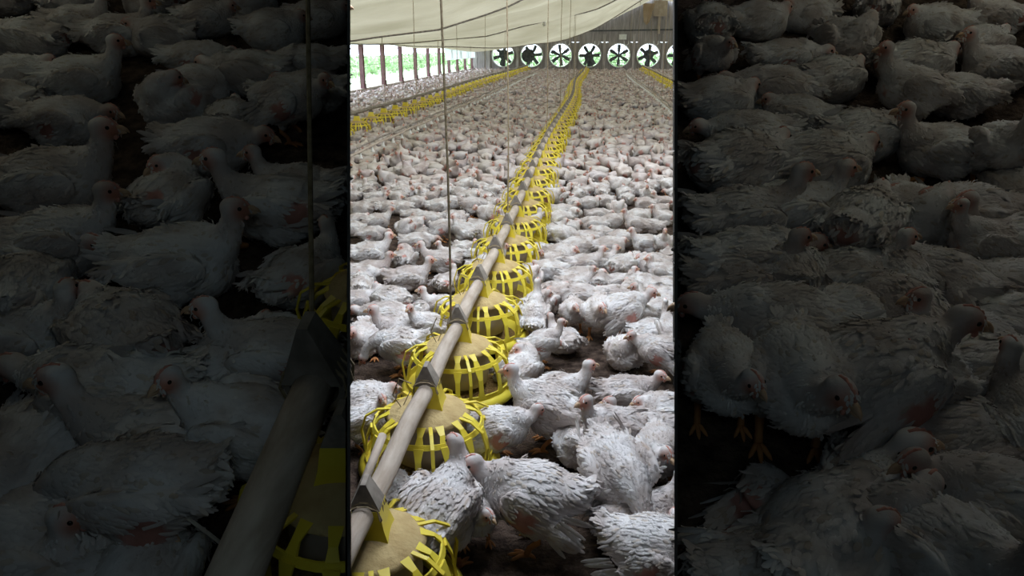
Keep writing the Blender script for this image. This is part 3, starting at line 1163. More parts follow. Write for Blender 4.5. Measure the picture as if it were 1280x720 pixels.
# pose table.  x forward, y left, z up; metres for a bird about 0.3 long
# neck: control, head position, head yaw, head pitch
POSES = {
    'sit_up':      dict(z=0.088, neck=((0.15, 0, 0.15), (0.155, 0.00, 0.225)), hy=0.15, hp=-0.05),
    'sit_look':    dict(z=0.086, neck=((0.15, 0.0, 0.14), (0.15, 0.015, 0.205)), hy=1.2, hp=0.0),
    'sit_low':     dict(z=0.084, neck=((0.17, 0, 0.11), (0.195, -0.01, 0.125)), hy=-0.2, hp=-0.25),
    'sit_tuck':    dict(z=0.086, neck=((0.13, 0.03, 0.20), (0.06, 0.055, 0.185)), hy=2.7, hp=-0.3),
    'sit_spread':  dict(z=0.084, neck=((0.15, 0, 0.13), (0.165, -0.02, 0.19)), hy=-0.6, hp=-0.05, spread=1),
    'sit_round':   dict(z=0.092, neck=((0.13, 0, 0.14), (0.125, 0.0, 0.16)), hy=0.3, hp=-0.2, fluff=1.12),
    'stand_up':    dict(z=0.185, neck=((0.15, 0, 0.26), (0.145, 0.00, 0.345)), hy=0.1, hp=-0.05, legs=1, tilt=-0.25),
    'stand_look':  dict(z=0.185, neck=((0.14, 0, 0.26), (0.135, -0.02, 0.33)), hy=-1.1, hp=-0.05, legs=1, tilt=-0.2),
    'stand_peck':  dict(z=0.180, neck=((0.20, 0, 0.20), (0.215, 0.01, 0.10)), hy=0.1, hp=-0.9, legs=1, tilt=0.12),
    'stand_droop': dict(z=0.180, neck=((0.16, 0, 0.22), (0.175, 0.015, 0.265)), hy=0.5, hp=-0.2, legs=1, tilt=-0.05, droop=1),
    'stand_tall':  dict(z=0.195, neck=((0.13, 0, 0.30), (0.125, 0.00, 0.40)), hy=-0.2, hp=0.0, legs=1, tilt=-0.45),
}
BARE = {   # bare red skin: centre, radius
    'sit_up': [((-0.06, 0.085, 0.10), 0.040)],
    'sit_look': [((-0.10, -0.07, 0.12), 0.042)],
    'sit_low': [((0.0, -0.10, 0.08), 0.034)],
    'sit_tuck': [((0.02, 0.09, 0.11), 0.035), ((-0.1, -0.05, 0.15), 0.03)],
    'sit_spread': [((-0.03, 0.12, 0.08), 0.034)],
    'sit_round': [((-0.13, 0.0, 0.10), 0.042)],
    'stand_up': [((-0.03, -0.10, 0.17), 0.042), ((0.11, 0.02, 0.19), 0.03)],
    'stand_look': [((-0.11, 0.03, 0.16), 0.045)],
    'stand_peck': [((-0.03, 0.095, 0.16), 0.045)],
    'stand_droop': [((0.02, 0.10, 0.15), 0.045), ((0.02, -0.10, 0.16), 0.045)],
    'stand_tall': [((0.11, 0.0, 0.22), 0.04)],
}


def head_matrix(P):
    return Matrix.Translation(P['neck'][1]) @ Matrix.Rotation(P['hy'], 4, 'Z') @ Matrix.Rotation(-P['hp'], 4, 'Y') @ Matrix.Scale(1.2, 4)


def build_body(P, voxel, smooth_it):
    z = P['z']
    fl = P.get('fluff', 1.0)
    tilt = P.get('tilt', 0.0)
    legs = P.get('legs', 0)
    bm = bmesh.new()
    T = Matrix.Translation((0, 0, z)) @ Matrix.Rotation(tilt, 4, 'Y')

    def E(c, r, rot=(0, 0, 0)):
        n0 = len(bm.verts)
        ell(bm, c, r, rot)
        bm.verts.ensure_lookup_table()
        for v in bm.verts[n0:]:
            v.co = T @ v.co
    E((0, 0, 0), (0.128 * fl, 0.102 * fl, 0.092 * fl))                # trunk
    E((0.055, 0, -0.008), (0.088, 0.088 * fl, 0.080))            # breast
    E((-0.085, 0, 0.012), (0.075, 0.070 * fl, 0.058 * fl), (0, 0.25, 0))    # rump
    E((-0.135, 0, 0.045), (0.036, 0.036, 0.018), (0, 0.6, 0))    # tail
    E((0.045, 0, 0.045), (0.07, 0.062, 0.045))                    # shoulders
    for s in (-1, 1):
        if P.get('spread') and s == 1:
            E((0.02, 0.115, 0.0), (0.075, 0.055, 0.018), (0.25, 0.1, 0.5))
            E((-0.055, 0.135, -0.025), (0.075, 0.034, 0.014), (0.2, -0.1, 0.25))
        elif P.get('droop'):
            E((0.005, s * 0.093, -0.01), (0.09, 0.020, 0.055), (s * 0.12, -0.5, s * 0.06))
            E((-0.085, s * 0.095, -0.062), (0.075, 0.015, 0.032), (0, -0.55, -s * 0.06))
        else:
            E((0.01, s * 0.088, 0.018), (0.095, 0.022, 0.052), (-s * 0.18, -0.12, s * 0.05))
            E((-0.082, s * 0.074, 0.022), (0.068, 0.015, 0.026), (0, -0.05 + 0.1, -s * 0.22))
        E((-0.005, s * 0.062, -0.045 if legs else -0.035), (0.058, 0.040, 0.050), (0, 0.2, 0))     # thigh
    nb = T @ Vector((0.085, 0, 0.035))
    pts = bez(nb, P['neck'][0], P['neck'][1], 7)
    rr = [0.060, 0.051, 0.041, 0.034, 0.029, 0.027, 0.026]
    chain(bm, pts, rr)
    hm = head_matrix(P)
    for c, r in (((0.004, 0, 0.004), (0.0285, 0.0215, 0.0225)), ((0.020, 0, -0.002), (0.018, 0.0145, 0.0145))):
        n0 = len(bm.verts)
        ell(bm, c, r)
        bm.verts.ensure_lookup_table()
        for v in bm.verts[n0:]:
            v.co = hm @ v.co
    if legs:
        for s in (-1, 1):
            chain(bm, [(-0.005, s * 0.055, z - 0.06), (-0.012, s * 0.055, z - 0.105)], [0.036, 0.017])
    me = bpy.data.meshes.new('tmp')
    bm.to_mesh(me)
    bm.free()
    o = bpy.data.objects.new('tmp', me)
    COL.objects.link(o)
    m = o.modifiers.new('r', 'REMESH')
    m.mode = 'VOXEL'
    m.voxel_size = voxel
    s_ = o.modifiers.new('s', 'SMOOTH')
    s_.factor = 0.5
    s_.iterations = smooth_it
    dg = bpy.context.evaluated_depsgraph_get()
    ev = o.evaluated_get(dg)
    out = bpy.data.meshes.new_from_object(ev)
    bpy.data.objects.remove(o)
    bpy.data.meshes.remove(me)
    nv = len(out.vertices)
    co = np.empty(nv * 3); out.vertices.foreach_get('co', co); co = co.reshape(-1, 3)
    no = np.empty(nv * 3); out.vertices.foreach_get('normal', no); no = no.reshape(-1, 3)
    faces = [tuple(p.vertices) for p in out.polygons]
    bpy.data.meshes.remove(out)
    return co, no, faces


WHITE = np.array([0.80, 0.79, 0.79])
SKIN = np.array([0.62, 0.27, 0.22])
FACE = np.array([0.72, 0.34, 0.25])
ORANGE = np.array([0.62, 0.30, 0.12])


def colour(name, P, co):
    c = np.tile(WHITE, (len(co), 1))
    hm = np.array(head_matrix(P).inverted())
    loc = co @ hm[:3, :3].T + hm[:3, 3]
    # face flushes pink in front of and around the eye
    d = np.sqrt(((loc - np.array([0.020, 0, -0.001])) ** 2 * np.array([1, 0.6, 1.2])).sum(1))
    w = np.clip(1 - (d - 0.013) / 0.020, 0, 1)[:, None]
    c = c * (1 - w) + FACE * w
    # neck flush
    nd = np.linalg.norm(co - np.array(P['neck'][0]) * 0.6 - np.array(P['neck'][1]) * 0.4, axis=1)
    w = (np.clip(1 - nd / 0.06, 0, 1) * 0.28)[:, None]
    c = c * (1 - w) + np.array([0.72, 0.46, 0.38]) * w
    for cc, r in BARE[name]:
        d = np.linalg.norm(co - np.array(cc), axis=1)
        n = np.array([noise.noise(Vector(p) * 45) for p in co]) * 0.35
        w = np.clip((1.15 - d / r + n) / 0.35, 0, 1)[:, None] * 0.85
        c = c * (1 - w) + SKIN * w
    # belly fouled by the litter
    w = (np.clip((0.055 - co[:, 2]) / 0.05, 0, 1) * 0.5 * (0 if P.get('legs') else 1))[:, None]
    c = c * (1 - w) + np.array([0.36, 0.29, 0.22]) * w
    return c


class Soup:
    def __init__(s):
        s.v, s.f, s.c = [], [], []
        s.n = 0

    def add(s, v, f, c):
        v = np.asarray(v, float)
        s.v.append(v)
        s.f += [tuple(i + s.n for i in q) for q in f]
        c = np.asarray(c, float)
        s.c.append(np.tile(c, (len(v), 1)) if c.ndim == 1 else c)
        s.n += len(v)

    def bmadd(s, bm, c):
        bm.verts.ensure_lookup_table()
        bm.verts.index_update()
        s.add([tuple(v.co) for v in bm.verts], [tuple(v.index for v in f.verts) for f in bm.faces], c)
        bm.free()

    def mesh(s, name, mat):
        me = bpy.data.meshes.new(name)
        v = np.concatenate(s.v)
        c = np.concatenate(s.c)
        me.from_pydata(v.tolist(), [], s.f)
        at = me.color_attributes.new('Col', 'FLOAT_COLOR', 'POINT')
        at.data.foreach_set('color', np.concatenate([c, np.ones((len(c), 1))], 1).ravel())
        me.shade_smooth()
        me.materials.append(mat)
        return me


def feathers(S, name, P, co, no, faces, count):
    fa = np.array([f[:3] for f in faces])
    p0, p1, p2 = co[fa[:, 0]], co[fa[:, 1]], co[fa[:, 2]]
    ar = np.linalg.norm(np.cross(p1 - p0, p2 - p0), axis=1)
    idx = rng.choice(len(fa), size=count, p=ar / ar.sum())
    hpos = np.array(P['neck'][1])
    npos = np.array(P['neck'][0])
    z = P['z']
    for k in idx:
        a, b = rng.random(2)
        p = p0[k] + (p1[k] - p0[k]) * a * 0.5 + (p2[k] - p0[k]) * b * 0.5
        n = no[fa[k, 0]]
        dh = np.linalg.norm(p - hpos)
        if dh < 0.034 or p[2] < 0.012:
            continue
        if P.get('legs') and p[2] < z - 0.085:
            continue
        bare = any(np.linalg.norm(p - np.array(c)) < r * rng.uniform(0.75, 1.2) for c, r in BARE[name])
        if bare and rng.random() < 0.93:
            continue
        if dh < 0.10 and np.linalg.norm(p - np.array([0.03, 0, z])) > 0.085:      # neck
            f = np.array([-0.3, 0, -1.0]) if P['neck'][1][2] > z else np.array([-1, 0, 0.6])
            L, Wd, lift = rng.uniform(0.009, 0.015), 0.006, 0.0010
        else:
            side = abs(p[1]) / 0.10
            f = np.array([-1.0, 0.12 * np.sign(p[1]) * rng.random(), -0.15 - 0.25 * side])
            L = rng.uniform(0.014, 0.028)
            Wd = rng.uniform(0.007, 0.012)
            lift = rng.uniform(0.0003, 0.0018)
            if side > 0.75 and p[0] < 0.02:
                L *= 1.35
            if p[0] < -0.11:
                L *= 1.15
                lift += 0.003
        if rng.random() < 0.05:
            lift += rng.uniform(0.003, 0.009)
        f = f + rng.normal(0, 0.22, 3)
        f = f - n * f.dot(n)
        l = np.linalg.norm(f)
        if l < 1e-4:
            continue
        f /= l
        s = np.cross(n, f)
        vs = []
        curve = rng.uniform(-0.001, 0.003)
        for t, w, h in ((0, 0.45, -0.001), (0.4, 1.0, lift * 0.8 + 0.001), (0.78, 0.9, lift), (1.0, 0.35, lift + curve)):
            for u in (-1, 0, 1):
                vs.append(p + f * L * t + s * u * w * Wd * 0.5 + n * (h + (0.0012 if u == 0 else 0)))
        fs = []
        for i in range(3):
            for j in range(2):
                q = i * 3 + j
                fs.append((q, q + 1, q + 4, q + 3))
        base = WHITE * rng.uniform(0.95, 1.04)
        if rng.random() < 0.10:
            base = base * np.array([0.86, 0.80, 0.72])
        cc = np.tile(base, (12, 1))
        if rng.random() < 0.08:
            cc[9:] *= 0.78
        S.add(vs, fs, np.clip(cc, 0, 0.88))


def long_feathers(S, P):
    """quills of the folded wings and the stub of tail"""
    z = P['z']
    T = np.array(Matrix.Translation((0, 0, z)) @ Matrix.Rotation(P.get('tilt', 0), 4, 'Y'))
    out = []
    for s in (-1, 1):
        for k in range(9):
            if P.get('droop'):
                st = np.array([-0.05 - 0.006 * k, s * 0.104, -0.06 + 0.009 * k]); d = np.array([-0.75, -s * 0.05, -0.62 + 0.05 * k])
                L = 0.085
            elif P.get('spread') and s == 1:
                st = np.array([0.03 - 0.022 * k, 0.155 - 0.004 * k, -0.012]); d = np.array([-0.65, 0.55 - 0.07 * k, -0.22])
                L = 0.085
            else:
                st = np.array([-0.035 - 0.010 * k, s * (0.100 - 0.003 * k), -0.012 + 0.008 * k]); d = np.array([-1.0, -s * 0.20, 0.06 + 0.02 * k])
                L = 0.075
            out.append((st, d, L, 0.014, np.array([0, s, 0.15])))
    for k in range(8):
        a = (k - 3.5) / 3.5
        out.append((np.array([-0.140, 0.022 * a, 0.055]), np.array([-0.9, 0.45 * a, 0.5]), 0.036, 0.016, np.array([0, 0.1, 1.0])))
    for st, d, L, Wd, up in out:
        d = d + rng.normal(0, 0.09, 3)
        d /= np.linalg.norm(d)
        up = up - d * up.dot(d)
        up /= np.linalg.norm(up)
        s2 = np.cross(up, d)
        vs = []
        for t, w in ((0, 0.5), (0.35, 1), (0.8, 0.9), (1.0, 0.3)):
            for u in (-1, 0, 1):
                p = st + d * L * t + s2 * u * w * Wd * 0.5 + up * (0.0015 if u == 0 else 0)
                vs.append(T[:3, :3] @ p + T[:3, 3])
        fs = []
        for i in range(3):
            for j in range(2):
                q = i * 3 + j
                fs.append((q, q + 1, q + 4, q + 3))
        S.add(vs, fs, WHITE * rng.uniform(0.88, 1.05))


def leg_bm(P, s):
    z = P['z']
    bm = bmesh.new()
    ank = Vector((0.012, s * 0.058, 0.012))
    add_tube(bm, [(-0.014, s * 0.055, z - 0.095), (-0.020, s * 0.056, z - 0.125), (0.004, s * 0.058, 0.035), ank], [0.013, 0.0105, 0.0085, 0.010], 8)
    for ang, L in ((0.0, 0.052), (0.5, 0.044), (-0.5, 0.044), (PI, 0.024)):
        d = Vector((math.cos(ang), math.sin(ang), 0))
        add_tube(bm, [ank + Vector((0, 0, -0.002)), ank + d * L * 0.5 + Vector((0, 0, -0.001)), ank + d * L * 0.9 + Vector((0, 0, -0.007)), ank + d * L * 1.1 + Vector((0, 0, -0.010))],
                 [0.0078, 0.0062, 0.0050, 0.0015], 6)
    return bm


def head_parts(P):
    hm = head_matrix(P)
    parts = []
    bm = bmesh.new()      # beak: curved wedge, upper over lower
    add_tube(bm, [(0.030, 0, 0.001), (0.040, 0, 0.0005), (0.048, 0, -0.003), (0.0535, 0, -0.009)], [0.0085, 0.0066, 0.0038, 0.0008], 8)
    add_tube(bm, [(0.030, 0, -0.006), (0.040, 0, -0.0075), (0.0475, 0, -0.009)], [0.0065, 0.0042, 0.001], 8)
    bm.transform(hm)
    parts.append(('beak', bm, 'beak', (0.62, 0.42, 0.28)))
    bm = bmesh.new()      # small single comb with points
    top = [(0.034, 0.008), (0.030, 0.015), (0.027, 0.0165), (0.023, 0.0225), (0.019, 0.0215), (0.014, 0.0265), (0.009, 0.0250), (0.003, 0.028), (-0.002, 0.0255), (-0.008, 0.024), (-0.010, 0.019)]
    A = [bm.verts.new((x, -0.0022, zz)) for x, zz in top]
    B = [bm.verts.new((x, 0.0022, zz)) for x, zz in top]
    A2 = [bm.verts.new((x, -0.0034, min(zz - 0.008, 0.016))) for x, zz in top]
    B2 = [bm.verts.new((x, 0.0034, min(zz - 0.008, 0.016))) for x, zz in top]
    for i in range(len(top) - 1):
        bm.faces.new((A[i], A[i + 1], A2[i + 1], A2[i]))
        bm.faces.new((B[i + 1], B[i], B2[i], B2[i + 1]))
        bm.faces.new((A[i + 1], A[i], B[i], B[i + 1]))
    bm.transform(hm)
    parts.append(('comb', bm, 'red', (0.62, 0.17, 0.13)))
    for s in (-1, 1):
        bm = bmesh.new()
        ell(bm, (0.026, s * 0.006, -0.016), (0.005, 0.003, 0.006), (0, 0.2, 0), 2)
        bm.transform(hm)
        parts.append(('wattle', bm, 'red', (0.62, 0.17, 0.13)))
    for s in (-1, 1):
        bm = bmesh.new()
        ell(bm, (0.0165, s * 0.0178, 0.0065), (0.0042, 0.0028, 0.0042), sub=2)
        bm.transform(hm)
        parts.append(('eye', bm, 'eye', (0.02, 0.015, 0.012)))
    return parts


def tiny_bird(P):
    Q = Soup()
    z = P['z']
    T = Matrix.Translation((0, 0, z)) @ Matrix.Rotation(P.get('tilt', 0), 4, 'Y')

    def E(c, r, col, sub, m, rot=(0, 0, 0)):
        bm = bmesh.new()
        ell(bm, c, r, rot, sub)
        bm.transform(m)
        Q.bmadd(bm, col)
    E((0, 0, 0), (0.130, 0.104, 0.090), WHITE, 2, T)
    E((-0.10, 0, 0.03), (0.075, 0.055, 0.038), WHITE * 0.97, 1, T, (0, 0.35, 0))
    for s_ in (-1, 1):
        E((-0.03, s_ * 0.085, 0.02), (0.10, 0.024, 0.045), WHITE * 0.96, 1, T)
    bm = bmesh.new()
    nb = T @ Vector((0.085, 0, 0.035))
    add_tube(bm, [nb, Vector(P['neck'][0]), Vector(P['neck'][1])], [0.055, 0.040, 0.026], 6, cap=False)
    Q.bmadd(bm, WHITE * np.array([0.97, 0.9, 0.88]))
    E((0.006, 0, 0.002), (0.030, 0.022, 0.022), FACE * 0.5 + WHITE * 0.5, 1, head_matrix(P))
    if P.get('legs'):
        for s_ in (-1, 1):
            bm = bmesh.new()
            add_tube(bm, [(-0.014, s_ * 0.055, z - 0.08), (0.0, s_ * 0.058, 0.0)], 0.012, 3, cap=False)
            Q.bmadd(bm, ORANGE)
    return (np.concatenate(Q.v), Q.f, np.concatenate(Q.c))


BODY, PARTS, WHOLE, MIDS, FARS, TINY = {}, {}, {}, {}, {}, {}
for name, P in POSES.items():
    co, no, faces = build_body(P, 0.0062, 7)
    S = Soup()
    S.add(co, faces, colour(name, P, co))
    feathers(S, name, P, co, no, faces, 1700)
    long_feathers(S, P)
    if P.get('legs'):
        for s in (-1, 1):
            S.bmadd(leg_bm(P, s), ORANGE)
    elif name in ('sit_spread', 'sit_up'):
        bm = bmesh.new()
        for ang in (0.0, 0.5, -0.5):
            d = Vector((math.cos(ang), math.sin(ang), 0))
            a = Vector((0.085, 0.075, 0.010))
            add_tube(bm, [a, a + d * 0.03, a + d * 0.05 - Vector((0, 0, 0.006))], [0.007, 0.0055, 0.002], 6)
        S.bmadd(bm, ORANGE)
    BODY[name] = S.mesh('chicken', M['bird'])
    PARTS[name] = []
    W_ = Soup()
    W_.v, W_.f, W_.c, W_.n = list(S.v), list(S.f), list(S.c), S.n
    for pn_, bm, mt, c in head_parts(P):
        bmesh.ops.recalc_face_normals(bm, faces=bm.faces)
        me = bpy.data.meshes.new(pn_)
        bm.to_mesh(me)
        me.shade_smooth()
        me.materials.append(M[mt])
        PARTS[name].append((pn_, me))
        W_.bmadd(bm, c)
    WHOLE[name] = W_.mesh('chicken', M['bird'])
    # lighter stand-alone versions for the distant flock
    for store, vox, it, nf in ((MIDS, 0.0145, 2, 90), (FARS, 0.024, 1, 16)):
        co, no, faces = build_body(P, vox, it)
        Q = Soup()
        Q.add(co, faces, colour(name, P, co))
        feathers(Q, name, P, co, no, faces, nf)
        if store is MIDS:
            for pn_, bm, mt, c in head_parts(P):
                if pn_ in ('beak', 'comb', 'eye'):
                    Q.bmadd(bm, c)
                else:
                    bm.free()
        if P.get('legs'):
            bm = bmesh.new()
            for s in (-1, 1):
                add_tube(bm, [(-0.014, s * 0.055, P['z'] - 0.09), (0.004, s * 0.058, 0.0)], 0.010, 4)
            Q.bmadd(bm, ORANGE)
        store[name] = (np.concatenate(Q.v), Q.f, np.concatenate(Q.c))
TINY = {n_: tiny_bird(P_) for n_, P_ in POSES.items()}
print('bird meshes', len(TINY['sit_up'][0]), {k: len(v.vertices) for k, v in BODY.items()}, {k: len(v[0]) for k, v in MIDS.items()}, {k: len(v[0]) for k, v in FARS.items()})

SIT = ['sit_up', 'sit_look', 'sit_low', 'sit_tuck', 'sit_spread', 'sit_round']
STAND = ['stand_up', 'stand_look', 'stand_peck', 'stand_droop', 'stand_tall']
BS = 0.64                     # size of a bird against the pose tables
USED = []                     # (x, y) of the birds on the house floor
N_BIRDS = 0


def heading(phi):
    """image heading (0 right, 90 away, 180 left, 270 towards us) to a world angle"""
    d = RT * math.cos(math.radians(phi)) + AZ * math.sin(math.radians(phi))
    return math.atan2(d.y, d.x)


def put_bird(loc, ang, pose, s, label, group, parts=True, lean=None, mirror=False):
    global N_BIRDS
    N_BIRDS += 1
    o = link('chicken', BODY[pose] if parts else WHOLE[pose])
    m = Matrix.Translation(loc)
    if lean is not None:
        m = m @ lean
    m = m @ Matrix.Rotation(ang, 4, 'Z') @ Matrix.Diagonal((s, -s if mirror else s, s, 1))
    o.matrix_world = m
    tag(o, label, 'chicken', group)
    if parts:
        for n, me in PARTS[pose]:
            c = link(n, me, None, o)
    return o


U, L_, T_, K, Sp, R_ = SIT
su, sl, sp, sd, st = STAND
# (x, y, heading, pose, scale, mirror, note) in the pixels of each dim band as seen, x from the band's left edge
LEFT = [  # 'pen' below means the added dim left band
    (45, 74, 180, R_, 1.05, 0, 'plump grey-backed one at the far left edge, upper part'),
    (100, 48, 0, U, .95, 0, None), (150, 66, 5, U, 1.05, 0, 'its head turned down beside a neighbour, third row from the top'),
    (105, 124, 8, U, 1.1, 0, 'stretching its neck right over the backs, upper left'),
    (14, 152, 180, R_, .95, 0, None), (82, 174, 0, T_, 1.05, 0, 'head low to the right, just above the biggest bird'),
    (72, 266, 6, U, 1.38, 0, 'biggest one in the pen, lying broadside at the left with head to the right'),
    (225, 150, 250, K, 1.1, 0, 'preening with head folded into its back, upper middle'),
    (245, 92, 0, T_, .9, 0, None), (262, 42, 0, R_, .9, 0, None), (345, 60, 0, R_, 1.0, 0, 'round-backed one just left of the hanging cord near the top'),
    (95, 20, 10, U, .9, 0, None), (10, 16, 180, R_, .9, 0, None), (318, 112, 180, T_, 1.05, 0, None),
    (366, 172, 350, sd, .95, 1, 'upright one with a bare red flank right behind the hanging cord'), (292, 170, 95, R_, .85, 0, None),
    (262, 208, 0, T_, 1.15, 0, 'lying low with red face to the right, centre of the pen'),
    (216, 278, 75, K, 1.1, 0, 'ruffled with its rear to us, left of the one that faces left'),
    (362, 292, 180, U, 1.25, 0, 'red-faced, looking left over the lone bird'),
    (228, 364, 3, U, 1.28, 0, 'lone one resting on bare litter, head raised to the right'),
    (80, 334, 4, U, 1.2, 0, 'behind the front pair at the left edge, pale neck raised right'),
    (36, 350, 4, T_, 1.15, 0, 'flushed face turned right at the left edge'),
    (40, 398, 100, R_, 1.15, 0, 'rear view, rounded back at the left edge above the bare litter'),
    (408, 258, 180, U, .95, 0, None), (380, 372, 60, L_, 1.0, 0, 'ruffled one right of the lone bird, beside the cord'),
    (400, 44, 0, R_, .95, 0, None), (404, 96, 200, T_, .9, 0, None), (190, 20, 170, R_, .9, 0, None), (318, 18, 0, U, .85, 0, None),
    (166, 462, 140, R_, 1.3, 0, 'ruffled back with a bare red patch, beyond the bare litter'),
    (25, 452, 8, L_, 1.1, 0, None), (160, 528, 178, T_, 1.4, 0, 'long white one lying across the pen below the ruffled back'),
    (48, 614, 275, Sp, 1.35, 0, 'with a large raw red side, left edge, facing us'),
    (215, 592, 180, U, 1.35, 0, 'dark-red face looking left from the middle of the pen'),
    (322, 604, 180, sl, 1.05, 1, 'long-necked upright one looking left, beside the pipe clamp'),
    (250, 502, 90, R_, .8, 0, None), (208, 690, 178, sp, 1.2, 0, 'with grey-white folded wing, head down, left of the pipe'),
    (58, 716, 0, T_, 1.35, 0, 'in the bottom left corner, flushed face down to the right'),
    (12, 756, 0, U, 1.2, 0, None), (372, 474, 180, U, 1.1, 0, 'watchful red-faced one left of the upper feeder'),
    (205, 66, 200, R_, .95, 0, None), (250, 128, 10, R_, .9, 0, None), (402, 138, 190, R_, .95, 0, None), (30, 118, 20, R_, .95, 0, None), (300, 470, 60, R_, .9, 0, None),
    (188, 760, 90, U, 1.1, 0, 'its nape rising at the bottom edge near the loop of cord'), (110, 790, 30, U, 1.1, 0, None),
]
RIGHT = [  # 'pen' below means the added dim right band
    (42, 52, 90, R_, 1.0, 0, None), (102, 46, 0, R_, .95, 0, None), (44, 104, 275, sd, .8, 0, 'with a wing hanging down at the upper left'),
    (132, 92, 0, T_, .95, 0, None), (210, 72, 275, K, 1.1, 0, 'folded onto itself with bare skin showing, top middle'),
    (295, 108, 0, R_, 1.1, 0, 'brownish round back, upper middle'), (322, 50, 180, R_, .95, 0, None),
    (400, 42, 180, U, .95, 0, None), (402, 108, 178, U, 1.05, 0, 'nape raised at the upper right edge'),
    (288, 164, 180, su, .98, 0, 'walking left with its neck stretched, upper middle'),
    (125, 136, 180, T_, 1.1, 0, 'head low to the left, upper left part'), (150, 168, 150, R_, .9, 0, None),
    (56, 238, 20, R_, 1.25, 0, 'large, ruffled back and red flank at the left edge'),
    (330, 214, 180, U, 1.1, 0, 'pink face looking left under the standing bird'),
    (392, 236, 262, su, .95, 0, 'standing white one with its breast to us, right edge'),
    (420, 262, 90, R_, .9, 0, None), (178, 236, 0, R_, 1.2, 0, 'grey-streaked back lying in the middle row'),
    (78, 302, 2, U, 1.15, 0, 'red face raised right, left part of the pen'), (134, 292, 2, U, 1.1, 0, None),
    (228, 312, 50, R_, 1.18, 0, 'smooth round back in the very middle of the pen'),
    (292, 292, 265, K, 1.05, 0, 'preening its breast, right of the smooth round back'), (356, 304, 182, R_, 1.15, 0, None),
    (378, 352, 180, su, .8, 0, 'red-faced one looking left, in front of its twin'), (410, 334, 180, U, 1.1, 0, 'red-faced twin looking left, at the right edge'),
    (58, 354, 10, T_, 1.15, 0, None), (40, 378, 0, U, 1.05, 0, 'head with red comb pointing right at the left edge'),
    (132, 368, 90, R_, 1.0, 0, None), (212, 368, 0, U, .95, 0, None), (272, 374, 90, R_, .95, 0, None),
    (326, 384, 120, R_, 1.05, 0, None), (408, 392, 170, R_, 1.0, 0, None),
    (70, 440, 178, T_, 1.3, 0, None), (38, 526, 265, sd, 1.0, 0, None),
    (140, 552, 262, sd, 1.25, 0, 'big ragged one standing at the edge of the bare litter'),
    (222, 556, 20, sd, 1.35, 1, 'biggest one, standing with wings half open, centre left'),
    (296, 540, 200, sl, .95, 1, 'red face looking left behind the biggest bird'),
    (270, 424, 100, R_, 1.1, 0, None), (358, 462, 180, U, 1.1, 0, 'dark face pointing left between two white backs'),
    (388, 514, 0, R_, 1.25, 0, 'pale ruffled back at the right edge'), (404, 440, 150, R_, 1.05, 0, None),
    (246, 660, 245, K, 1.25, 0, 'snow-white preening one in front of the biggest bird'),
    (122, 716, 40, Sp, 1.45, 0, 'with one wing stretched out over the bare litter'),
    (52, 764, 2, U, 1.2, 0, 'its red-combed head poking up at the bottom left'),
    (305, 770, 290, su, 1.15, 0, 'orange-red face turned to us at the bottom'),
    (378, 706, 165, sd, 1.1, 0, 'broad cream back, lower right'), (352, 594, 0, R_, 1.2, 0, 'tan long back behind the snow-white one'),
    (192, 122, 20, R_, 1.0, 0, None), (350, 140, 170, T_, 1.0, 0, None), (378, 78, 20, R_, .95, 0, None), (18, 150, 0, R_, 1.0, 0, None), (92, 192, 190, T_, 1.05, 0, None),
    (226, 196, 10, R_, 1.05, 0, None), (250, 28, 60, R_, .9, 0, None), (162, 36, 200, R_, .9, 0, None), (200, 432, 180, R_, 1.05, 0, None),
    (414, 612, 100, st, .9, 0, None), (170, 800, 60, R_, 1.2, 0, None),
]
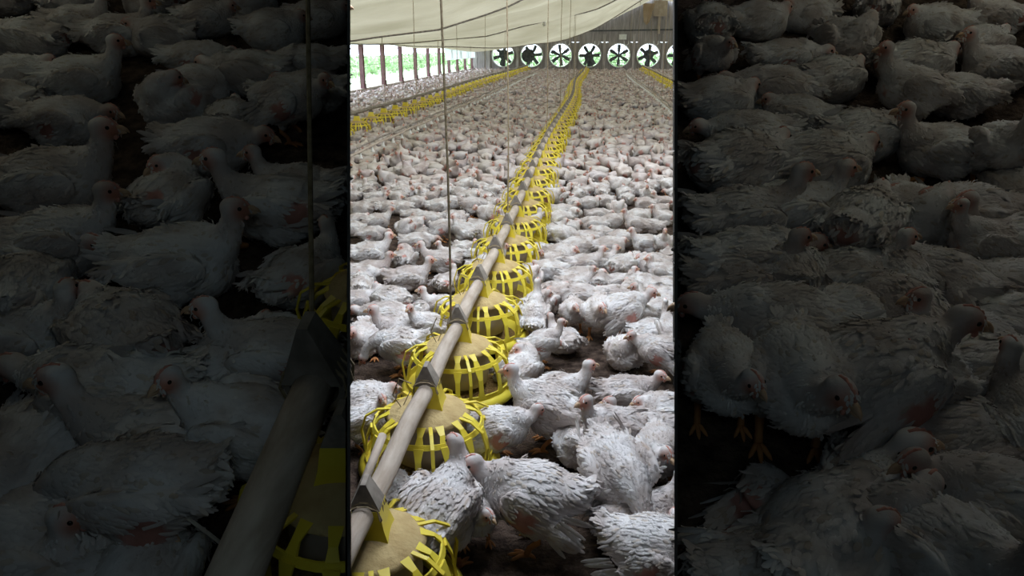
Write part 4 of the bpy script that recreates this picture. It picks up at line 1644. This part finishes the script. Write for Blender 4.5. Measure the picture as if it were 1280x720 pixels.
# birds on the open floor: bottom part and beside the feeders, full-picture pixels
FLOOR = [
    (458, 522, 10, R_, 1.2, 0, 'white back at the left edge below the thick part of the pipe'),
    (452, 560, 5, sl, .95, 0, 'with pink face turned right, at the left edge beside the tied rod'),
    (550, 704, 62, sl, 1.45, 1, 'front one standing with its back to us, face turned right'),
    (594, 676, 285, sd, 1.0, 0, 'with a wing hanging straight down, right behind the front bird'),
    (668, 680, 168, sd, 1.5, 0, 'big ragged one on orange legs with red patches and a drooping wing'),
    (497, 664, 95, sp, 1.0, 0, 'feeding with its tail to us, between pipe and front bird'),
    (566, 628, 100, R_, 1.0, 0, None),
    (622, 574, 355, sd, 1.15, 0, 'smooth white one pushing right, beside the second grill'),
    (683, 556, 172, su, 1.3, 0, 'with wing held out and neck stretched up to the third feeder'),
    (694, 510, 8, U, 1.25, 0, 'red-faced one looking right, below the small patch of bare litter'),
    (724, 572, 250, K, 1.15, 0, 'curled up preening at the edge of the bare litter'),
    (768, 584, 205, su, 1.25, 0, 'clean white one standing tall with head to the left'),
    (803, 556, 180, U, 1.2, 0, 'its pink face looking left over the tall bird'),
    (820, 606, 262, sd, 1.2, 0, 'with raw red side standing at the right edge'),
    (828, 534, 185, R_, 1.15, 0, None), (780, 508, 0, Sp, 1.2, 0, 'with a dark gap under its lifted wing, above the tall bird'),
    (766, 646, 285, sp, 1.5, 0, 'turned to us, red comb bowed down, on the bare litter'),
    (795, 676, 20, U, 1.35, 0, 'reaching its red face to the right edge'),
    (815, 750, 335, sd, 1.4, 0, 'large white one with bristly red quills, bottom right corner'),
    (850, 712, 90, R_, 1.1, 0, None),
    (676, 456, 10, su, .92, 0, 'squatting upright beside the fourth feeder, looking right'),
    (668, 424, 80, st, 1.05, 0, 'white one with pink back standing with its nape to us at the fifth feeder'),
    (660, 362, 270, K, 1.25, 0, 'ruffled preening one right of the sixth feeder'),
    (686, 350, 180, R_, 1.1, 0, None), (648, 480, 45, K, 1.2, 0, 'leaning in to the grill of the third feeder'),
    (478, 640, 80, R_, .9, 0, None),
    (690, 300, 20, U, 1.0, 0, None), (672, 325, 200, R_, 1.0, 0, None),
]

PHR = {U: 'sitting with head up', L_: 'sitting with head turned', T_: 'lying with head low', K: 'sitting and preening', Sp: 'lying with a wing spread', R_: 'lying with rounded back',
       su: 'standing with neck up', sl: 'standing with head turned', sp: 'pecking downwards', sd: 'standing with drooping wings', st: 'standing very upright'}


def facing(phi):
    phi %= 360
    if phi < 45 or phi > 315:
        return 'facing right'
    if phi < 135:
        return 'seen from behind'
    if phi < 225:
        return 'facing left'
    return 'facing us'


SHORT = {U: 'head up', L_: 'head turned', T_: 'head low', K: 'preening', Sp: 'wing spread', R_: 'back rounded', su: 'standing', sl: 'standing', sp: 'pecking', sd: 'wings drooping', st: 'upright'}


def spot(x, y, side, where):
    f = x / 437
    if side == 'left':
        f = 1 - f                    # 0 at the middle of the picture
    v = ['top row', 'second row', 'middle rows', 'lower rows', 'bottom row'][min(4, max(0, int(y / 140)))]
    h = 'inner side' if f < 0.34 else ('centre' if f < 0.67 else 'outer side')
    return '%s, %s of %s' % (v, h, where)


def retell(note, side):
    for a, b in ((' in the pen', ' there'), (' of the pen', ' of that flock'), ('across the pen', 'across'), ('in the bottom left corner, ', ''), (' at the bottom left', ''), (' at the bottom', ''),
                 ('the hanging cord', 'the thick cord'), ('the upper feeder', 'the fifth feeder')):
        note = note.replace(a, b)
    if side == 'right':
        note = note.replace('at the left edge', 'close to the feeders')
    return note


LABELS = {}


def shared(pose, phi, where, grp):
    lab = 'white chicken ' + PHR[pose] + ', ' + facing(phi) + ', ' + where
    words = lab.split()
    return ' '.join(words[:16]), grp


BBV = {}
for n_, me_ in BODY.items():
    a_ = np.empty(len(me_.vertices) * 3)
    me_.vertices.foreach_get('co', a_)
    a_ = a_.reshape(-1, 3)[::23]
    BBV[n_] = np.concatenate([a_, np.ones((len(a_), 1))], 1)


def overflow(v, m, side):
    w = v @ np.array(m).T
    w = w[:, :3] - np.array(CAM)
    px = 640 + FPX * (w @ np.array(RT)) / (w @ np.array(FW))
    return (px.max() - 437) if side == 'left' else (844 - px.min())


# birds of the added dim bands
for side, lst, x0 in (('left', LEFT, 0), ('right', RIGHT, 843)):
    for k, (x, y, phi, pose, s, mir, note) in enumerate(lst):
        px = x0 + x
        # keep clear of the partition
        mar = 0 * (46 if pose != R_ else 40) * (0.75 if y < 200 else (1.0 if y < 450 else 1.25))
        px = min(px, 438 - mar * 0.8) if side == 'left' else max(px, 843 + mar * 0.8)
        p = bank(px, y)
        # lean a little with the slope
        lean = Matrix.Rotation(math.radians(9), 4, Vector(RT))
        ps = s * BS * 0.97
        if note:
            lab = 'chicken in dim %s band, ' % side + note
            lab = ' '.join(lab.split()[:16])
        else:
            lab = 'chicken %s, %s, %s' % (SHORT[pose], facing(phi), spot(x, y, side, 'dim %s band' % side))
        ang = heading(phi)
        for _ in range(3):
            mm = Matrix.Translation(p) @ lean @ Matrix.Rotation(ang, 4, 'Z') @ Matrix.Diagonal((ps, -ps if mir else ps, ps, 1))
            over = overflow(BBV[pose], mm, side)
            if over <= 0:
                break
            px += -over if side == 'left' else over
            p = bank(px, y)
        put_bird(p - BANK_N * 0.012, ang, pose, ps, lab, 'chickens in the dim %s band' % side, True, lean, bool(mir))

MAP = {}


def to_center(x, y, side):
    return ((438 if side == 'left' else 704) + x / 3.16, 246 + y / 3.16)


def add_floor(px, py, phi, pose, s, mir, note, where, big=False):
    g = ground(px, py)
    USED.append((g.x, g.y, 0.085 * s))
    if note:
        lab = note[1:] if note[0] == '@' else ' '.join(('chicken ' + note).split()[:16])
        grp = 'chickens on the bright floor'
    else:
        lab = 'chicken %s, %s, %s' % (PHR[pose], facing(phi), where)
        grp = 'chickens ' + where
    put_bird(Vector((g.x, g.y, -0.006)), heading(phi), pose, s * BS, lab, grp, True, None, bool(mir))


for (x, y, phi, pose, s, mir, note) in FLOOR:
    add_floor(x, y, phi, pose, s * 0.97, mir, note, 'close to the feeders')
for side, lst in (('left', LEFT), ('right', RIGHT)):
    for (x, y, phi, pose, s, mir, note) in lst:
        if y > 715:
            continue
        px, py = to_center(x, y, side)
        wh = 'on the bright floor %s of the feeders' % side
        nn = None
        if note:
            band = 'upper' if y < 240 else ('middle' if y < 480 else 'lower')
            lab = None
        add_floor(px, py, phi, pose, s * 0.95, mir, ('%s of the feeders, ' % side + retell(note, side)) if note else ('@' + 'chicken %s, %s, %s' % (SHORT[pose], facing(phi), spot(x, y, side, 'bright %s floor' % side))), wh + '')

# the rest of the flock: dart throwing over the floor, thinning noise leaves bare litter here and there
pts = []
cell = {}


def near(x, y, r):
    cx, cy = int(x / 0.3), int(y / 0.3)
    for i in range(cx - 2, cx + 3):
        for j in range(cy - 2, cy + 3):
            for (a, b, q) in cell.get((i, j), ()):
                if (a - x) ** 2 + (b - y) ** 2 < (r + q) ** 2:
                    return True
    return False


def reg(x, y, r):
    cell.setdefault((int(x / 0.3), int(y / 0.3)), []).append((x, y, r))


for (x, y, r) in USED:
    reg(x, y, r)
for (x, y) in MAIN_PANS:
    reg(x, y, 0.135)
rr = random.Random(11)
cand = []
for _ in range(330000):
    y = 3.0 + 37.8 * rr.random() ** 1.0
    v = Vector((0, y, 0))
    lo = max(XL + 0.15, -math.tan(math.radians(19.3)) * y - 0.35)
    hi = min(XR, math.tan(math.radians(12.6 - 6.1)) * y + 0.4)
    x = rr.uniform(lo, hi)
    p = Vector((x, y, 0.0)) - CAM
    d = p.dot(FW)
    if d < 1.0:
        continue
    px = 640 + FPX * p.dot(RT) / d
    py = 360 - FPX * p.dot(UP) / d
    if px < 425 or px > 860 or py > 480:
        continue
    if py > 250 and (px < 572 or px > 712):
        continue                                   # that ground is already laid out by hand
    if py > 250 and px < 600 and py > 330:
        continue
    if y > 4 and noise.noise(Vector((x * 0.55, y * 0.40, 5.3))) > 0.47 + 0.2 * rr.random():
        continue
    r = 0.074 + 0.016 * rr.random()
    if near(x, y, r):
        continue
    reg(x, y, r)
    cand.append((x, y, d))
cand.sort(key=lambda c: c[2])
N_IND = 300 - N_BIRDS
print('individual so far', N_BIRDS, 'random flock', len(cand))
FP = SIT * 3 + [su, sp, sl, sd]
WT = [U, U, U, L_, L_, T_, T_, R_, R_, R_, K, Sp, su, sl, sp, sd]
far_v, far_f, far_c, off = [], [], [], 0
loops, starts = [], []
for k, (x, y, d) in enumerate(cand):
    pose = rr.choice(WT)
    phi = rr.uniform(0, 360)
    s = BS * rr.uniform(0.86, 1.10)
    if k < N_IND:
        sidew = 'left' if x < XM else 'right'
        lab = 'chicken %s, %s, in the flock %s of the feeders' % (PHR[pose], facing(phi), sidew)
        put_bird(Vector((x, y, -0.006)), heading(phi), pose, s, lab, 'chickens in the packed flock, %s' % sidew, d < 4.2, None, rr.random() < 0.5)
    else:
        V, F, C = MIDS[pose] if d < 7.5 else (FARS[pose] if d < 15 else TINY[pose])
        a = heading(phi)
        ca, sa = math.cos(a), math.sin(a)
        mir = -1 if rr.random() < 0.5 else 1
        v = V * np.array([s, s * mir, s])
        v = np.stack([v[:, 0] * ca - v[:, 1] * sa + x, v[:, 0] * sa + v[:, 1] * ca + y, v[:, 2] - 0.006], 1)
        g = rr.uniform(0.78, 1.0)
        far_v.append(v)
        far_c.append(C * np.array([g, g * (1 - 0.03 * rr.random()), g * (1 - 0.06 * rr.random())]))
        far_f.append((F, off))
        off += len(V)
me = bpy.data.meshes.new('flock')
allv = np.concatenate(far_v)
allc = np.concatenate(far_c)
FL = {}
li, ls, lt, cur = [], [], [], 0
for F, o_ in far_f:
    key = id(F)
    if key not in FL:
        tot = np.array([len(q) for q in F])
        FL[key] = (np.concatenate([np.array(q) for q in F]), tot, np.concatenate([[0], np.cumsum(tot)[:-1]]))
    a, tot, stt = FL[key]
    li.append(a + o_)
    ls.append(stt + cur)
    lt.append(tot)
    cur += int(tot.sum())
li = np.concatenate(li); ls = np.concatenate(ls)
me.vertices.add(len(allv))
me.vertices.foreach_set('co', allv.ravel())
me.loops.add(len(li))
me.loops.foreach_set('vertex_index', li.astype(np.int32))
me.polygons.add(len(ls))
me.polygons.foreach_set('loop_start', ls.astype(np.int32))
me.update(calc_edges=True)
at = me.color_attributes.new('Col', 'FLOAT_COLOR', 'POINT')
at.data.foreach_set('color', np.concatenate([allc, np.ones((len(allc), 1))], 1).ravel())
me.shade_smooth()
me.materials.append(M['bird'])
o = link('flock', me)
tag(o, 'dense white flock filling the whole house back to the fan wall', 'chickens', kind='stuff')
print('flock verts', len(allv), 'birds', len(far_f))
